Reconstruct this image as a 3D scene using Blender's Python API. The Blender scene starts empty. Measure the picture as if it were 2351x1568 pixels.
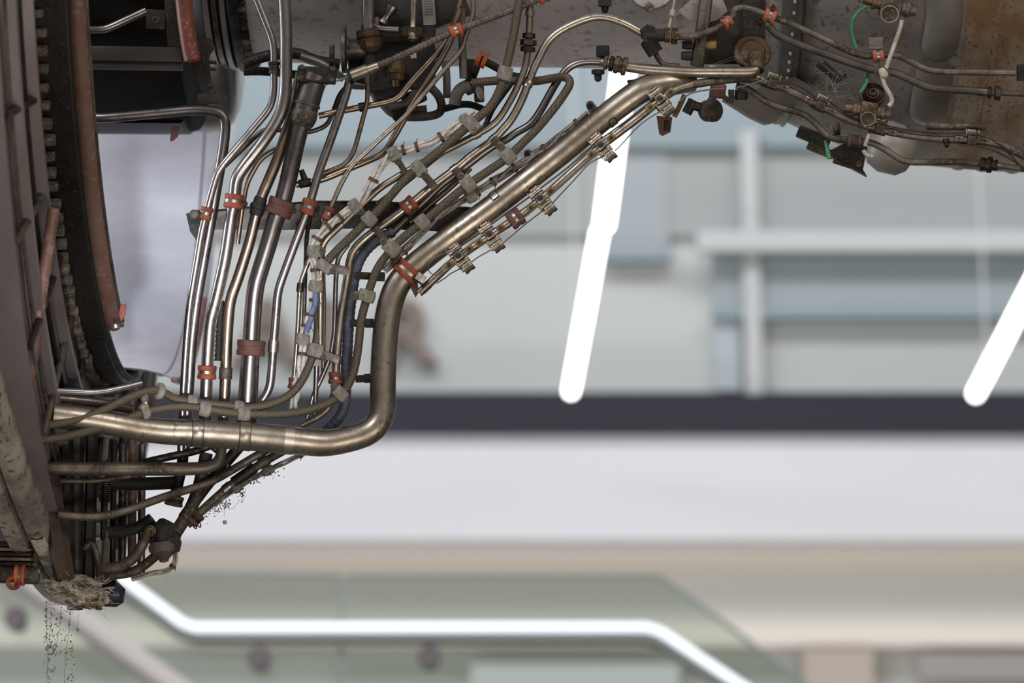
import bpy, bmesh, math, random
from mathutils import Vector, Matrix, noise as mnoise
random.seed(7)
C = bpy.data.collections.new('scene'); bpy.context.scene.collection.children.link(C)
SC = bpy.context.scene
PI = math.pi

# ------------------------------------------------------------------ camera
LENS = 120.0
F = 2351*LENS/36.0                 # focal length in pixels of the photograph
D0 = 4.0                           # distance to the pipe bundle, m
S = D0/F                           # metres per pixel at that distance
PITCH = math.radians(18)
EYE = Vector((0, 0, 1.6))
RIGHT = Vector((1, 0, 0)); FWD = Vector((0, math.cos(PITCH), math.sin(PITCH)))
UP = Vector((0, -math.sin(PITCH), math.cos(PITCH)))
cam = bpy.data.cameras.new('camera'); co = bpy.data.objects.new('camera', cam); C.objects.link(co)
co.location = EYE; co.rotation_euler = (PI/2+PITCH, 0, 0)
cam.lens = LENS; cam.sensor_width = 36; cam.clip_end = 100
cam.dof.use_dof = True; cam.dof.focus_distance = 4.0; cam.dof.aperture_fstop = 4.6
SC.camera = co

# ------------------------------------------------------------------ world and light
SC.view_settings.view_transform = 'Standard'; SC.view_settings.look = 'None'
SC.view_settings.gamma = 1; SC.view_settings.use_curve_mapping = False
SC.view_settings.exposure = 0.0
w = bpy.data.worlds.new('hall'); SC.world = w; w.use_nodes = True
nt = w.node_tree; nt.nodes.clear()
tc = nt.nodes.new('ShaderNodeTexCoord'); sp = nt.nodes.new('ShaderNodeSeparateXYZ')
rp = nt.nodes.new('ShaderNodeValToRGB'); bg = nt.nodes.new('ShaderNodeBackground'); wo = nt.nodes.new('ShaderNodeOutputWorld')
mr = nt.nodes.new('ShaderNodeMapRange'); mr.inputs[1].default_value = -1; mr.inputs[2].default_value = 1
nt.links.new(tc.outputs['Generated'], sp.inputs[0]); nt.links.new(sp.outputs['Z'], mr.inputs[0])
nt.links.new(mr.outputs[0], rp.inputs[0]); nt.links.new(rp.outputs[0], bg.inputs[0]); nt.links.new(bg.outputs[0], wo.inputs[0])
el = rp.color_ramp.elements
el[0].position = 0.0; el[0].color = (.05, .042, .035, 1)
el[1].position = 1.0; el[1].color = (.34, .36, .40, 1)
for p, c in ((.40, (.035, .032, .03, 1)), (.49, (.16, .15, .14, 1)), (.53, (.16, .155, .15, 1)), (.58, (.035, .035, .035, 1)), (.75, (.09, .095, .11, 1))):
    e = el.new(p); e.color = c
bg.inputs[1].default_value = 1.0

def area(name, loc, target, sx, sy, power, col=(1, 1, 1)):
    l = bpy.data.lights.new(name, 'AREA'); l.shape = 'RECTANGLE'; l.size = sx; l.size_y = sy; l.energy = power; l.color = col
    o = bpy.data.objects.new(name, l); C.objects.link(o); o.location = loc
    o.rotation_euler = (Vector(target)-Vector(loc)).to_track_quat('-Z', 'Y').to_euler()
    return o
area('ceiling_light_row', (-3.2, -1.0, 6.0), (0, 3.6, 2.8), 5, .8, 300, (.93, .96, 1.0))
area('ceiling_light_row', (3.5, -2.0, 6.0), (0.2, 3.6, 2.8), 4, 1.0, 170, (1.0, .95, .88))
area('window_light', (-6.0, 4.2, 3.6), (0, 3.9, 2.8), 0.9, 3.4, 230, (.85, .92, 1.0))
area('floor_bounce_light', (1.2, .8, .3), (0.2, 3.9, 2.8), 3.2, 0.9, 56, (1.0, .90, .78))
ul = bpy.data.lights.new('added_cowl_spot', 'SPOT'); ul.energy = 1050; ul.spot_size = math.radians(4.6); ul.spot_blend = 1; ul.shadow_soft_size = .1; ul.color = (.90, .93, 1.0)  # added spot beside the camera, brightens the cowl and left pipes
uo = bpy.data.objects.new('added_cowl_spot', ul); C.objects.link(uo); uo.location = EYE-RIGHT*.15-UP*.3
uo.rotation_euler = ((EYE+FWD*4.88-RIGHT*.42+UP*.108)-uo.location).to_track_quat('-Z', 'Y').to_euler()
area('added_wall_light', (0, 9.8, 9.5), (0, 13, 6.0), 16, 1.2, 420, (.97, .98, 1.0))  # added light above the frame, put in to brighten the back wall
area('added_wall_light', (0, 10.4, .8), (0, 13, 5.0), 16, .8, 140, (1.0, .98, .95))  # second added light, brightens the same wall from below, out of view

# ------------------------------------------------------------------ mapping photograph pixels to places
def V(px, py, dd=0.0):
    d = D0+dd*S
    return EYE+FWD*d+RIGHT*((px-1175.5)/F*d)+UP*(-(py-784)/F*d)
def K(dd): return (D0+dd*S)/F
def B(px, py, Y):
    r = FWD+RIGHT*((px-1175.5)/F)-UP*((py-784)/F)
    return EYE+r*((Y-EYE.y)/r.y)

# ------------------------------------------------------------------ materials
MATS = {}
def nodes(name):
    m = bpy.data.materials.new(name); m.use_nodes = True
    n = m.node_tree.nodes; n.clear()
    b = n.new('ShaderNodeBsdfPrincipled'); o = n.new('ShaderNodeOutputMaterial')
    m.node_tree.links.new(b.outputs[0], o.inputs[0]); MATS[name] = m
    return m, n, m.node_tree.links, b
def mat(name, c1, c2=None, rough=.5, metal=0.0, scale=60, c3=None, rough2=None, bump=0, thr=(.40, .62), spec=.5, stretch=None, c3s=9):
    """noise-mottled surface: c1 base, c2 large patches, c3 fine specks"""
    m, n, L, b = nodes(name)
    b.inputs['Metallic'].default_value = metal; b.inputs['Roughness'].default_value = rough
    b.inputs['Specular IOR Level'].default_value = spec
    b.inputs['Base Color'].default_value = (*c1, 1)
    if c2 is None: return m
    t = n.new('ShaderNodeTexCoord'); mp = n.new('ShaderNodeMapping'); L.new(t.outputs['Object'], mp.inputs[0])
    if stretch: mp.inputs['Scale'].default_value = stretch
    nz = n.new('ShaderNodeTexNoise'); nz.inputs['Scale'].default_value = scale; nz.inputs['Detail'].default_value = 6; nz.inputs['Roughness'].default_value = .62
    L.new(mp.outputs[0], nz.inputs['Vector'])
    r = n.new('ShaderNodeMapRange'); r.inputs[1].default_value = thr[0]; r.inputs[2].default_value = thr[1]; L.new(nz.outputs[0], r.inputs[0])
    mx = n.new('ShaderNodeMix'); mx.data_type = 'RGBA'; L.new(r.outputs[0], mx.inputs[0])
    mx.inputs[6].default_value = (*c1, 1); mx.inputs[7].default_value = (*c2, 1)
    out = mx.outputs[2]
    if c3 is not None:
        n2 = n.new('ShaderNodeTexNoise'); n2.inputs['Scale'].default_value = scale*c3s; n2.inputs['Detail'].default_value = 3
        L.new(mp.outputs[0], n2.inputs['Vector'])
        r2 = n.new('ShaderNodeMapRange'); r2.inputs[1].default_value = .56; r2.inputs[2].default_value = .68; L.new(n2.outputs[0], r2.inputs[0])
        m2 = n.new('ShaderNodeMix'); m2.data_type = 'RGBA'; L.new(r2.outputs[0], m2.inputs[0]); L.new(out, m2.inputs[6]); m2.inputs[7].default_value = (*c3, 1)
        out = m2.outputs[2]
    L.new(out, b.inputs['Base Color'])
    if rough2 is not None:
        r3 = n.new('ShaderNodeMapRange'); r3.inputs[1].default_value = thr[0]; r3.inputs[2].default_value = thr[1]
        r3.inputs[3].default_value = rough; r3.inputs[4].default_value = rough2; L.new(nz.outputs[0], r3.inputs[0]); L.new(r3.outputs[0], b.inputs['Roughness'])
    if bump:
        bp = n.new('ShaderNodeBump'); bp.inputs['Strength'].default_value = bump; bp.inputs['Distance'].default_value = .002
        L.new(nz.outputs[0], bp.inputs['Height']); L.new(bp.outputs[0], b.inputs['Normal'])
    return m
STEEL = mat('warm_steel', (.50, .435, .36), (.19, .155, .12), .33, 1, 16, (.26, .215, .165), .5, thr=(.40, .68))
STEELC = mat('cool_steel', (.50, .46, .45), (.17, .15, .14), .27, 1, 14, (.27, .24, .22), .44, thr=(.40, .70))
STEELB = mat('brown_steel', (.40, .32, .24), (.17, .13, .095), .30, 1, 16, (.28, .20, .13), .45, thr=(.4, .7))
STEELD = mat('sooty_steel', (.20, .17, .15), (.035, .028, .024), .32, .95, 24, (.12, .09, .07), .6)
STEELX = mat('scorched_steel', (.36, .33, .32), (.10, .085, .08), .28, 1, 10, (.16, .14, .13), .42, thr=(.38, .7))
AGED = mat('aged_steel', (.38, .33, .27), (.16, .13, .10), .36, 1, 18, (.22, .17, .12), .5)
GRIMY = mat('dusty_steel', (.185, .155, .125), (.065, .052, .04), .5, .75, 26, (.20, .17, .135), .7, bump=.25)
BRIGHT = mat('bright_band', (.50, .46, .41), (.28, .25, .21), .4, 1, 40)
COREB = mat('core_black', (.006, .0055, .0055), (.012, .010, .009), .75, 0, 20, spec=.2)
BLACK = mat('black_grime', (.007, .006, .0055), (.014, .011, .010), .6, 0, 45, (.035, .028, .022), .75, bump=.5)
DARK = mat('dark_metal', (.035, .03, .027), (.014, .012, .010), .42, .6, 30, (.06, .048, .038), .6, bump=.3)
BEAMM = mat('bracket_metal', (.075, .065, .058), (.025, .02, .018), .38, .8, 16, (.10, .08, .065), .55)
ORANGE = mat('orange_silicone', (.34, .062, .024), (.15, .033, .018), .62, 0, 70, (.10, .035, .025), bump=.3)
ORANGEB = mat('bright_orange_silicone', (.62, .11, .022), (.36, .065, .02), .55, 0, 60)
RUST = mat('aged_brown_rubber', (.12, .042, .028), (.045, .024, .018), .7, 0, 70, (.07, .05, .04), bump=.4)
SLEEVEM = mat('grey_felt_sleeve', (.36, .335, .29), (.17, .15, .125), .9, 0, 60, (.16, .14, .11), bump=.8)
WIREW = mat('white_wire', (.68, .64, .60), (.52, .47, .43), .55, 0, 60, (.22, .17, .14))
WIREG = mat('dirty_grey_wire', (.34, .31, .27), (.12, .10, .08), .65, 0, 60, (.07, .055, .04))
TIE = mat('brown_tie', (.10, .055, .03), (.05, .03, .02), .6)
BLUE = mat('blue_sleeve', (.16, .22, .40), (.09, .12, .22), .6, 0, 90, (.05, .05, .07))
BLUEG = mat('blue_grey_wrap', (.085, .10, .145), (.045, .05, .065), .55, .0, 60, (.02, .02, .022), bump=.3)
CONDUIT = mat('ribbed_conduit', (.17, .145, .12), (.07, .058, .048), .5, .4, 60, bump=.4)
BRASS = mat('brown_brass', (.15, .11, .065), (.06, .038, .02), .5, .8, 50, (.28, .20, .12), .7, bump=.5)
CASING = mat('grey_casing', (.74, .69, .69), (.54, .49, .48), .6, .1, 4, (.42, .37, .35), .7, bump=.1, thr=(.35, .75), c3s=24)
CASING2 = mat('brown_casing', (.34, .305, .285), (.17, .145, .125), .5, .5, 5, (.17, .125, .09), .65, bump=.15, thr=(.35, .72), c3s=24)
RUSTY = mat('rust_spotted_casing', (.40, .34, .275), (.22, .13, .065), .58, .4, 7, (.14, .085, .05), .7, bump=.25, stretch=(1.6, 1, .3), c3s=30)
FLAKE = mat('white_flaking_paint', (.62, .57, .50), (.20, .16, .12), .8, 0, 40, (.10, .08, .06), thr=(.45, .6))
MAUVE = mat('mauve_frame', (.34, .29, .30), (.13, .105, .10), .5, .5, 3, None, .6, stretch=(1, 1, .3), thr=(.3, .75))
REDTUBE = mat('faded_red_tube', (.17, .105, .085), (.15, .07, .05), .6, .1, 12, (.20, .15, .12), bump=.2)
STRUT = mat('strut_red', (.25, .13, .11), (.15, .085, .065), .55, .2, 14, (.32, .24, .20))
RIM = mat('flaking_rim', (.50, .46, .39), (.22, .195, .165), .5, .3, 12, (.10, .09, .08), .7, bump=.4)
PALE = mat('pale_cowl', (.88, .88, .97), (.44, .42, .50), .42, .0, 3.0, None, .5, thr=(.35, .7), stretch=(.6, .6, 1))
SILVER = mat('silver_drum', (.36, .35, .34), (.20, .18, .17), .3, .9, 8)
GREEN = mat('green_cable', (.045, .22, .085), (.03, .12, .055), .6, 0, 90)
GREENS = mat('green_seam', (.06, .09, .04), (.02, .03, .015), .6)
CREAM = mat('cream_cable', (.52, .46, .38), (.33, .27, .21), .7, 0, 90, (.12, .09, .06))
PINK = mat('pink_seal', (.45, .19, .16), (.26, .13, .11), .6, 0, 30)
NEST = mat('dirt_and_straw', (.60, .53, .43), (.10, .075, .05), .9, 0, 45, (.22, .20, .18), thr=(.38, .58), bump=1)
WEB = mat('web_thread', (.10, .09, .08), None, .9)
WIRED = mat('dull_wire', (.12, .10, .085), None, .5, .5)
WEBL = mat('pale_web_thread', (.22, .20, .18), None, .9)
PLATE = mat('data_plate', (.26, .245, .23), (.17, .155, .14), .4, .8, 60)
YELLOW = mat('ochre_patch', (.26, .17, .05), (.15, .09, .03), .6, .3, 80)
NAVY = mat('navy_beam', (.010, .0115, .022), None, .55)

def braid(name):
    m, n, L, b = nodes(name)
    b.inputs['Metallic'].default_value = .55; b.inputs['Roughness'].default_value = .5
    uv = n.new('ShaderNodeUVMap'); uv.uv_map = 'UVMap'; s = n.new('ShaderNodeSeparateXYZ'); L.new(uv.outputs[0], s.inputs[0])
    def mth(op, a, bb=None):
        q = n.new('ShaderNodeMath'); q.operation = op
        for i, x in enumerate((a, bb)):
            if x is None: continue
            if isinstance(x, (int, float)): q.inputs[i].default_value = x
            else: L.new(x, q.inputs[i])
        return q.outputs[0]
    col = mth('PINGPONG', mth('MULTIPLY', s.outputs[0], 14), 1)
    ph = mth('ADD', mth('MULTIPLY', s.outputs[1], 13), mth('MULTIPLY', col, 1.1))
    v = mth('MULTIPLY', mth('ADD', mth('SINE', mth('MULTIPLY', ph, 2*PI)), 1), .5)
    edge = mth('MULTIPLY', v, mth('ADD', mth('MULTIPLY', mth('SINE', mth('MULTIPLY', col, PI)), .45), .55))
    mx = n.new('ShaderNodeMix'); mx.data_type = 'RGBA'; L.new(edge, mx.inputs[0])
    mx.inputs[6].default_value = (.016, .013, .010, 1); mx.inputs[7].default_value = (.27, .22, .155, 1)
    L.new(mx.outputs[2], b.inputs['Base Color'])
    bp = n.new('ShaderNodeBump'); bp.inputs['Strength'].default_value = .5; bp.inputs['Distance'].default_value = .0006
    L.new(edge, bp.inputs['Height']); L.new(bp.outputs[0], b.inputs['Normal'])
    return m
BRAID = braid('metal_braid')
def plain(name, c, rough=.85):
    m, n, L, b = nodes(name); b.inputs['Base Color'].default_value = (*c, 1); b.inputs['Roughness'].default_value = rough; return m
def glow(name, c, st):
    m, n, L, b = nodes(name); b.inputs['Base Color'].default_value = (*c, 1)
    b.inputs['Emission Color'].default_value = (*c, 1); b.inputs['Emission Strength'].default_value = st; return m

# ------------------------------------------------------------------ mesh building
class MB:
    def __init__(s): s.v = []; s.f = []; s.uv = []
    def add(s, verts, faces, uvs=None):
        o = len(s.v); s.v += [Vector(x) for x in verts]
        for i, f in enumerate(faces):
            s.f.append([o+k for k in f]); s.uv.append(uvs[i] if uvs else None)
    def box(s, M, c, d, bev=0.0, rot=0.0):
        bm = bmesh.new(); bmesh.ops.create_cube(bm, size=1)
        for q in bm.verts: q.co = Vector((q.co.x*d[0], q.co.y*d[1], q.co.z*d[2]))
        if bev: bmesh.ops.bevel(bm, geom=bm.edges[:]+bm.verts[:], offset=bev, segments=2, affect='EDGES', profile=.6)
        R = Matrix.Translation(Vector(c)) @ Matrix.Rotation(rot, 4, 'Z')
        bm.verts.index_update()
        s.add([M @ (R @ q.co) for q in bm.verts], [[q.index for q in f.verts] for f in bm.faces]); bm.free()
    def ring_surface(s, rings, closed=True, cap0=True, cap1=True, v=None):
        n = len(rings[0]); o = len(s.v)
        for r in rings: s.v += r
        for i in range(len(rings)-1):
            for j in range(n if closed else n-1):
                k = (j+1) % n
                s.f.append([o+i*n+j, o+i*n+k, o+(i+1)*n+k, o+(i+1)*n+j])
                if v: s.uv.append([(j/n, v[i]), ((j+1)/n, v[i]), ((j+1)/n, v[i+1]), (j/n, v[i+1])])
                else: s.uv.append(None)
        if cap0: s.f.append([o+j for j in range(n)][::-1]); s.uv.append(None)
        if cap1: s.f.append([o+(len(rings)-1)*n+j for j in range(n)]); s.uv.append(None)
    def cyl(s, M, p0, p1, r, n=16, r1=None):
        p0 = Vector(p0); p1 = Vector(p1); r1 = r if r1 is None else r1
        t = (p1-p0).normalized(); a = t.orthogonal().normalized(); b = t.cross(a)
        rings = [[M @ (p+(a*math.cos(2*PI*j/n)+b*math.sin(2*PI*j/n))*q) for j in range(n)] for p, q in ((p0, r), (p1, r1))]
        s.ring_surface(rings)
    def lathe(s, M, prof, axis='Y', n=28, caps=True):
        """prof: (t, r) along the local axis"""
        rings = []
        for t, r in prof:
            rr = []
            for j in range(n):
                a = 2*PI*j/n; c, q = r*math.cos(a), r*math.sin(a)
                p = {'Y': (c, t, q), 'Z': (c, q, t), 'X': (t, c, q)}[axis]
                rr.append(M @ Vector(p))
            rings.append(rr)
        s.ring_surface(rings, True, caps, caps)
    def sweep(s, P, R, n=16, caps=True, inner=None):
        m = len(P); T = []
        for i in range(m):
            a = P[max(i-1, 0)]; b = P[min(i+1, m-1)]; T.append((b-a).normalized())
        N = T[0].cross(-FWD)
        N = N.normalized() if N.length > .05 else T[0].orthogonal().normalized()
        rings = []; L = 0; v = []
        for i in range(m):
            N = (N-T[i]*N.dot(T[i])).normalized(); Bn = T[i].cross(N)
            if i: L += (P[i]-P[i-1]).length
            v.append(L/(2*PI*R[0]))
            rings.append([P[i]+(N*math.cos(2*PI*j/n)+Bn*math.sin(2*PI*j/n))*R[i] for j in range(n)])
        s.ring_surface(rings, True, caps, caps, v)
        if inner:                        # hollow mouth at the first end
            N = T[0].orthogonal().normalized(); Bn = T[0].cross(N)
    def poly(s, M, pts, z0, z1):
        n = len(pts)
        vs = [M @ Vector((x, y, z0)) for x, y in pts]+[M @ Vector((x, y, z1)) for x, y in pts]
        s.add(vs, [list(range(n))[::-1], list(range(n, 2*n))]+[[i, (i+1) % n, n+(i+1) % n, n+i] for i in range(n)])
    def build(s, name, m, parent=None, smooth=35, recalc=True):
        if parent is not None: org = Vector(parent['_o'])
        else: org = s.v[0].copy()
        me = bpy.data.meshes.new(name); me.from_pydata([v-org for v in s.v], [], s.f); me.update()
        uvl = me.uv_layers.new(name='UVMap')
        k = 0; d = uvl.data
        for i, f in enumerate(s.f):
            u = s.uv[i]
            for q in range(len(f)):
                if u: d[k].uv = u[q]
                k += 1
        if recalc:
            bm = bmesh.new(); bm.from_mesh(me); bmesh.ops.recalc_face_normals(bm, faces=bm.faces); bm.to_mesh(me); bm.free()
        me.materials.append(m)
        me.shade_smooth()
        me.set_sharp_from_angle(angle=math.radians(smooth))
        o = bpy.data.objects.new(name, me); C.objects.link(o)
        if parent is not None: o.parent = parent; o['_o'] = tuple(parent['_o'])
        else: o.location = org; o['_o'] = tuple(org)
        return o
def root(name, loc, label=None, cat=None, group=None, kind=None):
    o = bpy.data.objects.new(name, None); C.objects.link(o); o.location = loc; o['_o'] = tuple(loc); o.empty_display_size = .01
    tag(o, label, cat, group, kind); return o
def tag(o, label=None, cat=None, group=None, kind=None):
    if label: o['label'] = label
    if cat: o['category'] = cat
    if group: o['group'] = group
    if kind: o['kind'] = kind
    return o

class Path:
    """centre line traced in the photograph: (x, y, depth offset, radius), bends rounded"""
    def __init__(s, pts, r=8, dd=0, bend=None, step=None):
        q = []; cd, cr = dd, r
        for p in pts:
            if len(p) > 2 and p[2] is not None: cd = p[2]
            if len(p) > 3: cr = p[3]
            q.append(Vector((p[0], p[1], cd, cr)))
        out = [q[0]]
        for i in range(1, len(q)-1):
            a, b, c = q[i-1], q[i], q[i+1]
            l1 = (b-a).to_3d().length; l2 = (c-b).to_3d().length
            bd = bend if bend else max(18, 4*b[3])
            c1 = min(bd, .48*l1); c2 = min(bd, .48*l2)
            p0 = b+(a-b)*(c1/max(l1, 1e-6)); p2 = b+(c-b)*(c2/max(l2, 1e-6))
            for k in range(9):
                t = k/8; out.append(p0*(1-t)**2+b*2*t*(1-t)+p2*t*t)
        out.append(q[-1])
        o2 = [out[0]]
        for p in out[1:]:
            if (p-o2[-1]).to_3d().length > .4: o2.append(p)
        if step:
            res = [o2[0]]; acc = 0
            for i in range(1, len(o2)):
                a, b = o2[i-1], o2[i]; l = (b-a).to_3d().length; pos = step-acc
                while pos < l: res.append(a.lerp(b, pos/l)); pos += step
                acc = l-(pos-step)
            o2 = res
        s.q = o2
        s.P = [V(p[0], p[1], p[2]) for p in o2]; s.R = [p[3]*K(p[2]) for p in o2]
    def at(s, x, y):
        best = None
        for i in range(len(s.q)-1):
            a, b = s.q[i], s.q[i+1]; ab = Vector((b[0]-a[0], b[1]-a[1])); ap = Vector((x-a[0], y-a[1]))
            t = max(0, min(1, ap.dot(ab)/max(ab.dot(ab), 1e-9))); d = (ap-ab*t).length
            if best is None or d < best[0]: best = (d, i, t)
        _, i, t = best
        q = s.q[i].lerp(s.q[i+1], t); i0 = max(0, i-1); i1 = min(len(s.P)-1, i+2)
        return q, s.P[i].lerp(s.P[i+1], t), (s.P[i1]-s.P[i0]).normalized()
    def frame(s, x, y):
        """local axes: X across on screen (rightward), Y along the tube, Z towards the viewer; one unit is one pixel"""
        q, p, T = s.at(x, y); Z = -FWD; Z = (Z-T*Z.dot(T)).normalized(); X = T.cross(Z)
        if X.dot(RIGHT+UP*.3) < 0: X = -X; T = -T
        k = K(q[2]); M = Matrix.Identity(4)
        for i in range(3): M[i][0] = X[i]*k; M[i][1] = T[i]*k; M[i][2] = Z[i]*k; M[i][3] = p[i]
        return M, q[3], q[2]
def frame_px(x, y, dd=0, ang=0.0, tilt=0.0, pan=0.0):
    """axes at a pixel: X right, Y up, Z to the viewer, turned ang degrees in the picture plane, then tipped"""
    k = K(dd); M = Matrix.Identity(4); p = V(x, y, dd); A = (RIGHT, UP, -FWD)
    for i in range(3):
        for j in range(3): M[i][j] = A[j][i]*k
        M[i][3] = p[i]
    return M @ Matrix.Rotation(math.radians(ang), 4, 'Z') @ Matrix.Rotation(math.radians(tilt), 4, 'X') @ Matrix.Rotation(math.radians(pan), 4, 'Y')

# --- small hardware as parts
def bolt(parent, M, x, y, z, r=6, h=5, m=None, name='bolt'):
    b = MB(); b.lathe(M @ Matrix.Translation((x, y, z)), [(0, r), (h*.35, r), (h*.4, r*.82), (h, r*.78), (h+.6, r*.62), (h+.6, r*.40), (h-2, r*.38), (h-2.2, .01)], 'Z', 18)
    return b.build(name, m or DARK, parent)
def hexnut(parent, path, x, y, w=10, rad=None, m=None, name='nut', n=6, off=0):
    M, r, dd = path.frame(x, y); rad = rad or r*1.55
    b = MB(); b.lathe(M @ Matrix.Translation((0, off, 0)), [(-w/2, rad*.86), (-w/2+1.2, rad), (w/2-1.2, rad), (w/2, rad*.86)], 'Y', n)
    return b.build(name, m or STEELD, parent, smooth=20)
def band(parent, path, x, y, h=16, extra=1.6, m=None, name='sleeve', rim=0):
    M, r, dd = path.frame(x, y); R = r+extra
    b = MB(); b.lathe(M, [(-h/2, r-.5), (-h/2, R+rim), (-h/2+1.2, R+rim*.9), (-h/2+2.4, R), (h/2-2.4, R), (h/2-1.2, R+rim*.9), (h/2, R+rim), (h/2, r-.5)], 'Y', 28, False)
    return b.build(name, m or BRIGHT, parent)

def pipe(name, pts, label, r=8, dd=0, m=None, cat='pipe', group=None, bend=None, n=20, mouth=False):
    """a bare metal tube: top-level Empty with a tube part; returns (root, path)"""
    p = Path(pts, r, dd, bend); R = root(name, p.P[0], label, cat, group)
    b = MB(); b.sweep(p.P, p.R, n, not mouth)
    if mouth:
        P = list(p.P); Rr = [x*.82 for x in p.R]; k = max(2, len(P)//4); b.sweep(P[:k], Rr[:k], n, False); b.sweep(P[-k:], Rr[-k:], n, False)
        for e in (0, -1):
            pass
    b.build('tube', m or STEEL, R); return R, p
def hose(name, pts, label, r=9, dd=-25, m=None, cat='hose', group=None, bend=60):
    p = Path(pts, r, dd, bend); b = MB(); b.sweep(p.P, p.R, 22); o = b.build(name, m or BRAID); tag(o, label, cat, group); return o, p
def ribbed(name, pts, label, r=8, dd=0, m=None, pitch=9, depth=.16, cat='conduit', bend=50, wrap=False, group=None):
    p = Path(pts, r, dd, bend, step=pitch/8.0); R = []
    for i, x in enumerate(p.R):
        ph = (i % 8)/8
        if wrap: R.append(x*(1-depth*(1.0 if ph < .14 else 0)-.05*ph))
        else: R.append(x*(1+depth*(1 if .3 < ph < .7 else -.0)-depth*.5))
    b = MB(); b.sweep(p.P, R, 20); o = b.build(name, m or CONDUIT, smooth=50); tag(o, label, cat, group); return o, p
def cushion_clamp(path, x, y, label, h=32, extra=7, col=None, strap=None, lug=0, gap=3.5, group='orange cushioned clamps', lugm=None, name='cushioned_clamp', boltoff=None):
    col = col or ORANGE; M, r, dd = path.frame(x, y)
    R0 = root(name, M.translation, label, 'clamp', group); R = r+extra; g = gap; H = h/2
    b = MB()
    for sgn in (-1, 1):
        b.lathe(M, [(sgn*g, r*.9), (sgn*g, R-1.2), (sgn*(g+1.5), R), (sgn*(H-3), R+.6), (sgn*(H-1), R-.6), (sgn*H, R-3), (sgn*H, r*.9)], 'Y', 32, False)
    b.build('cushion', col, R0)
    b = MB(); b.lathe(M, [(-g-1, R-2.2), (-g, R-1.0), (g, R-1.0), (g+1, R-2.2)], 'Y', 32, False); b.build('strap', strap or BRIGHT, R0)
    if lug:
        bx = boltoff[0] if boltoff else lug*(R+7); by = boltoff[1] if boltoff else -4
        b = MB(); b.box(M, (bx*.8, by, 2), (18, 14, 5), 1.5); lg = b.build('lug', lugm or DARK, R0)
        bolt(lg, M, bx, by, 4, 7, 9, DARK)
    return R0
def felt_clamp(path, x, y, label, h=28, extra=5, to=None, bolt_at=None, w=14, wrap=None, m=None, group='grey felt-lined clamps', front=4):
    """loop clamp with a fat grey sleeve; `to` is the pixel its steel strap reaches, wrap=(path) the tube it holds there"""
    M, r, dd = path.frame(x, y); R0 = root('felt_clamp', M.translation, label, 'clamp', group); R = r+extra; H = h/2
    b = MB(); n = 30; prof = [(-H, r*.95), (-H, R-2), (-H+2, R-.3), (-H*.4, R+1.2), (H*.4, R+.8), (H-2, R-.6), (H, R-2.2), (H, r*.95)]
    rings = []
    for t, rr in prof:
        ring = []
        for j in range(n):
            a = 2*PI*j/n; q = rr+(.9*mnoise.noise(Vector((math.cos(a)*2, math.sin(a)*2+x, t*.2+y))) if rr > r else 0)
            if to is not None and rr > r:     # the ear where the clamp's two ends meet
                dx = to[0]-x
                if math.cos(a)*(1 if dx > 0 else -1) > .75: q += 4.0
            ring.append(M @ Vector((q*math.cos(a), t, q*math.sin(a))))
        rings.append(ring)
    b.ring_surface(rings, True, False, False); b.build('sleeve', m or SLEEVEM, R0)
    if to is not None:
        dx, dy = to[0]-x, to[1]-y; L = math.hypot(dx, dy); a = math.degrees(math.atan2(-dy, dx))
        M2 = frame_px(x, y, dd-front, a)
        b = MB(); b.box(M2, (L*.5+R*.35, 0, 0), (max(6, L-R*.3), w, 3), 1.0); stp = b.build('strap', STEELD, R0)
        bp = bolt_at or ((x+to[0])/2, (y+to[1])/2)
        M3 = frame_px(bp[0], bp[1], dd-front-1.5); bolt(stp, M3, 0, 0, 0, 8.5, 9, GRIMY)
        if wrap is not None:
            Mw, rw, _ = wrap.frame(*to); b = MB(); b.lathe(Mw, [(-w/2, rw), (-w/2, rw+2), (w/2, rw+2), (w/2, rw)], 'Y', 26, False); b.build('band', STEEL, R0)
    return R0
def harness(name, pts, label, r=5, dd=-15, strands=3, m=None, ties=(), twist=210, group=None, cat='wiring', bend=40, spread=.62, tail=True):
    p = Path(pts, r, dd, bend, step=5); R0 = root(name, p.P[0], label, cat, group); n = len(p.P)
    T = [(p.P[min(i+1, n-1)]-p.P[max(i-1, 0)]).normalized() for i in range(n)]
    for k in range(strands):
        Q = []; ph = 2*PI*k/strands
        for i in range(n):
            X = T[i].cross(-FWD).normalized(); Z = X.cross(T[i]); a = ph+i*5/twist*2*PI*.5+.5*math.sin(i*.35+k)
            q = p.R[i]*spread*1.25; Q.append(p.P[i]+(X*math.cos(a)+Z*math.sin(a))*q)
        b = MB(); b.sweep(Q, [x*.56 for x in p.R], 12); b.build('wire', m or WIREW, R0)
    for (x, y) in ties:
        Mf, rr, _ = p.frame(x, y); b = MB(); b.lathe(Mf, [(-4, r*1.1), (-4, r*1.55), (4, r*1.5), (4, r*1.1)], 'Y', 14, False)
        if tail: b.box(Mf, (r*1.8, -3, 0), (r*1.6, 1.6, 1.6), 0, -.8)
        b.build('tie', TIE, R0)
    return R0, p

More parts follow.
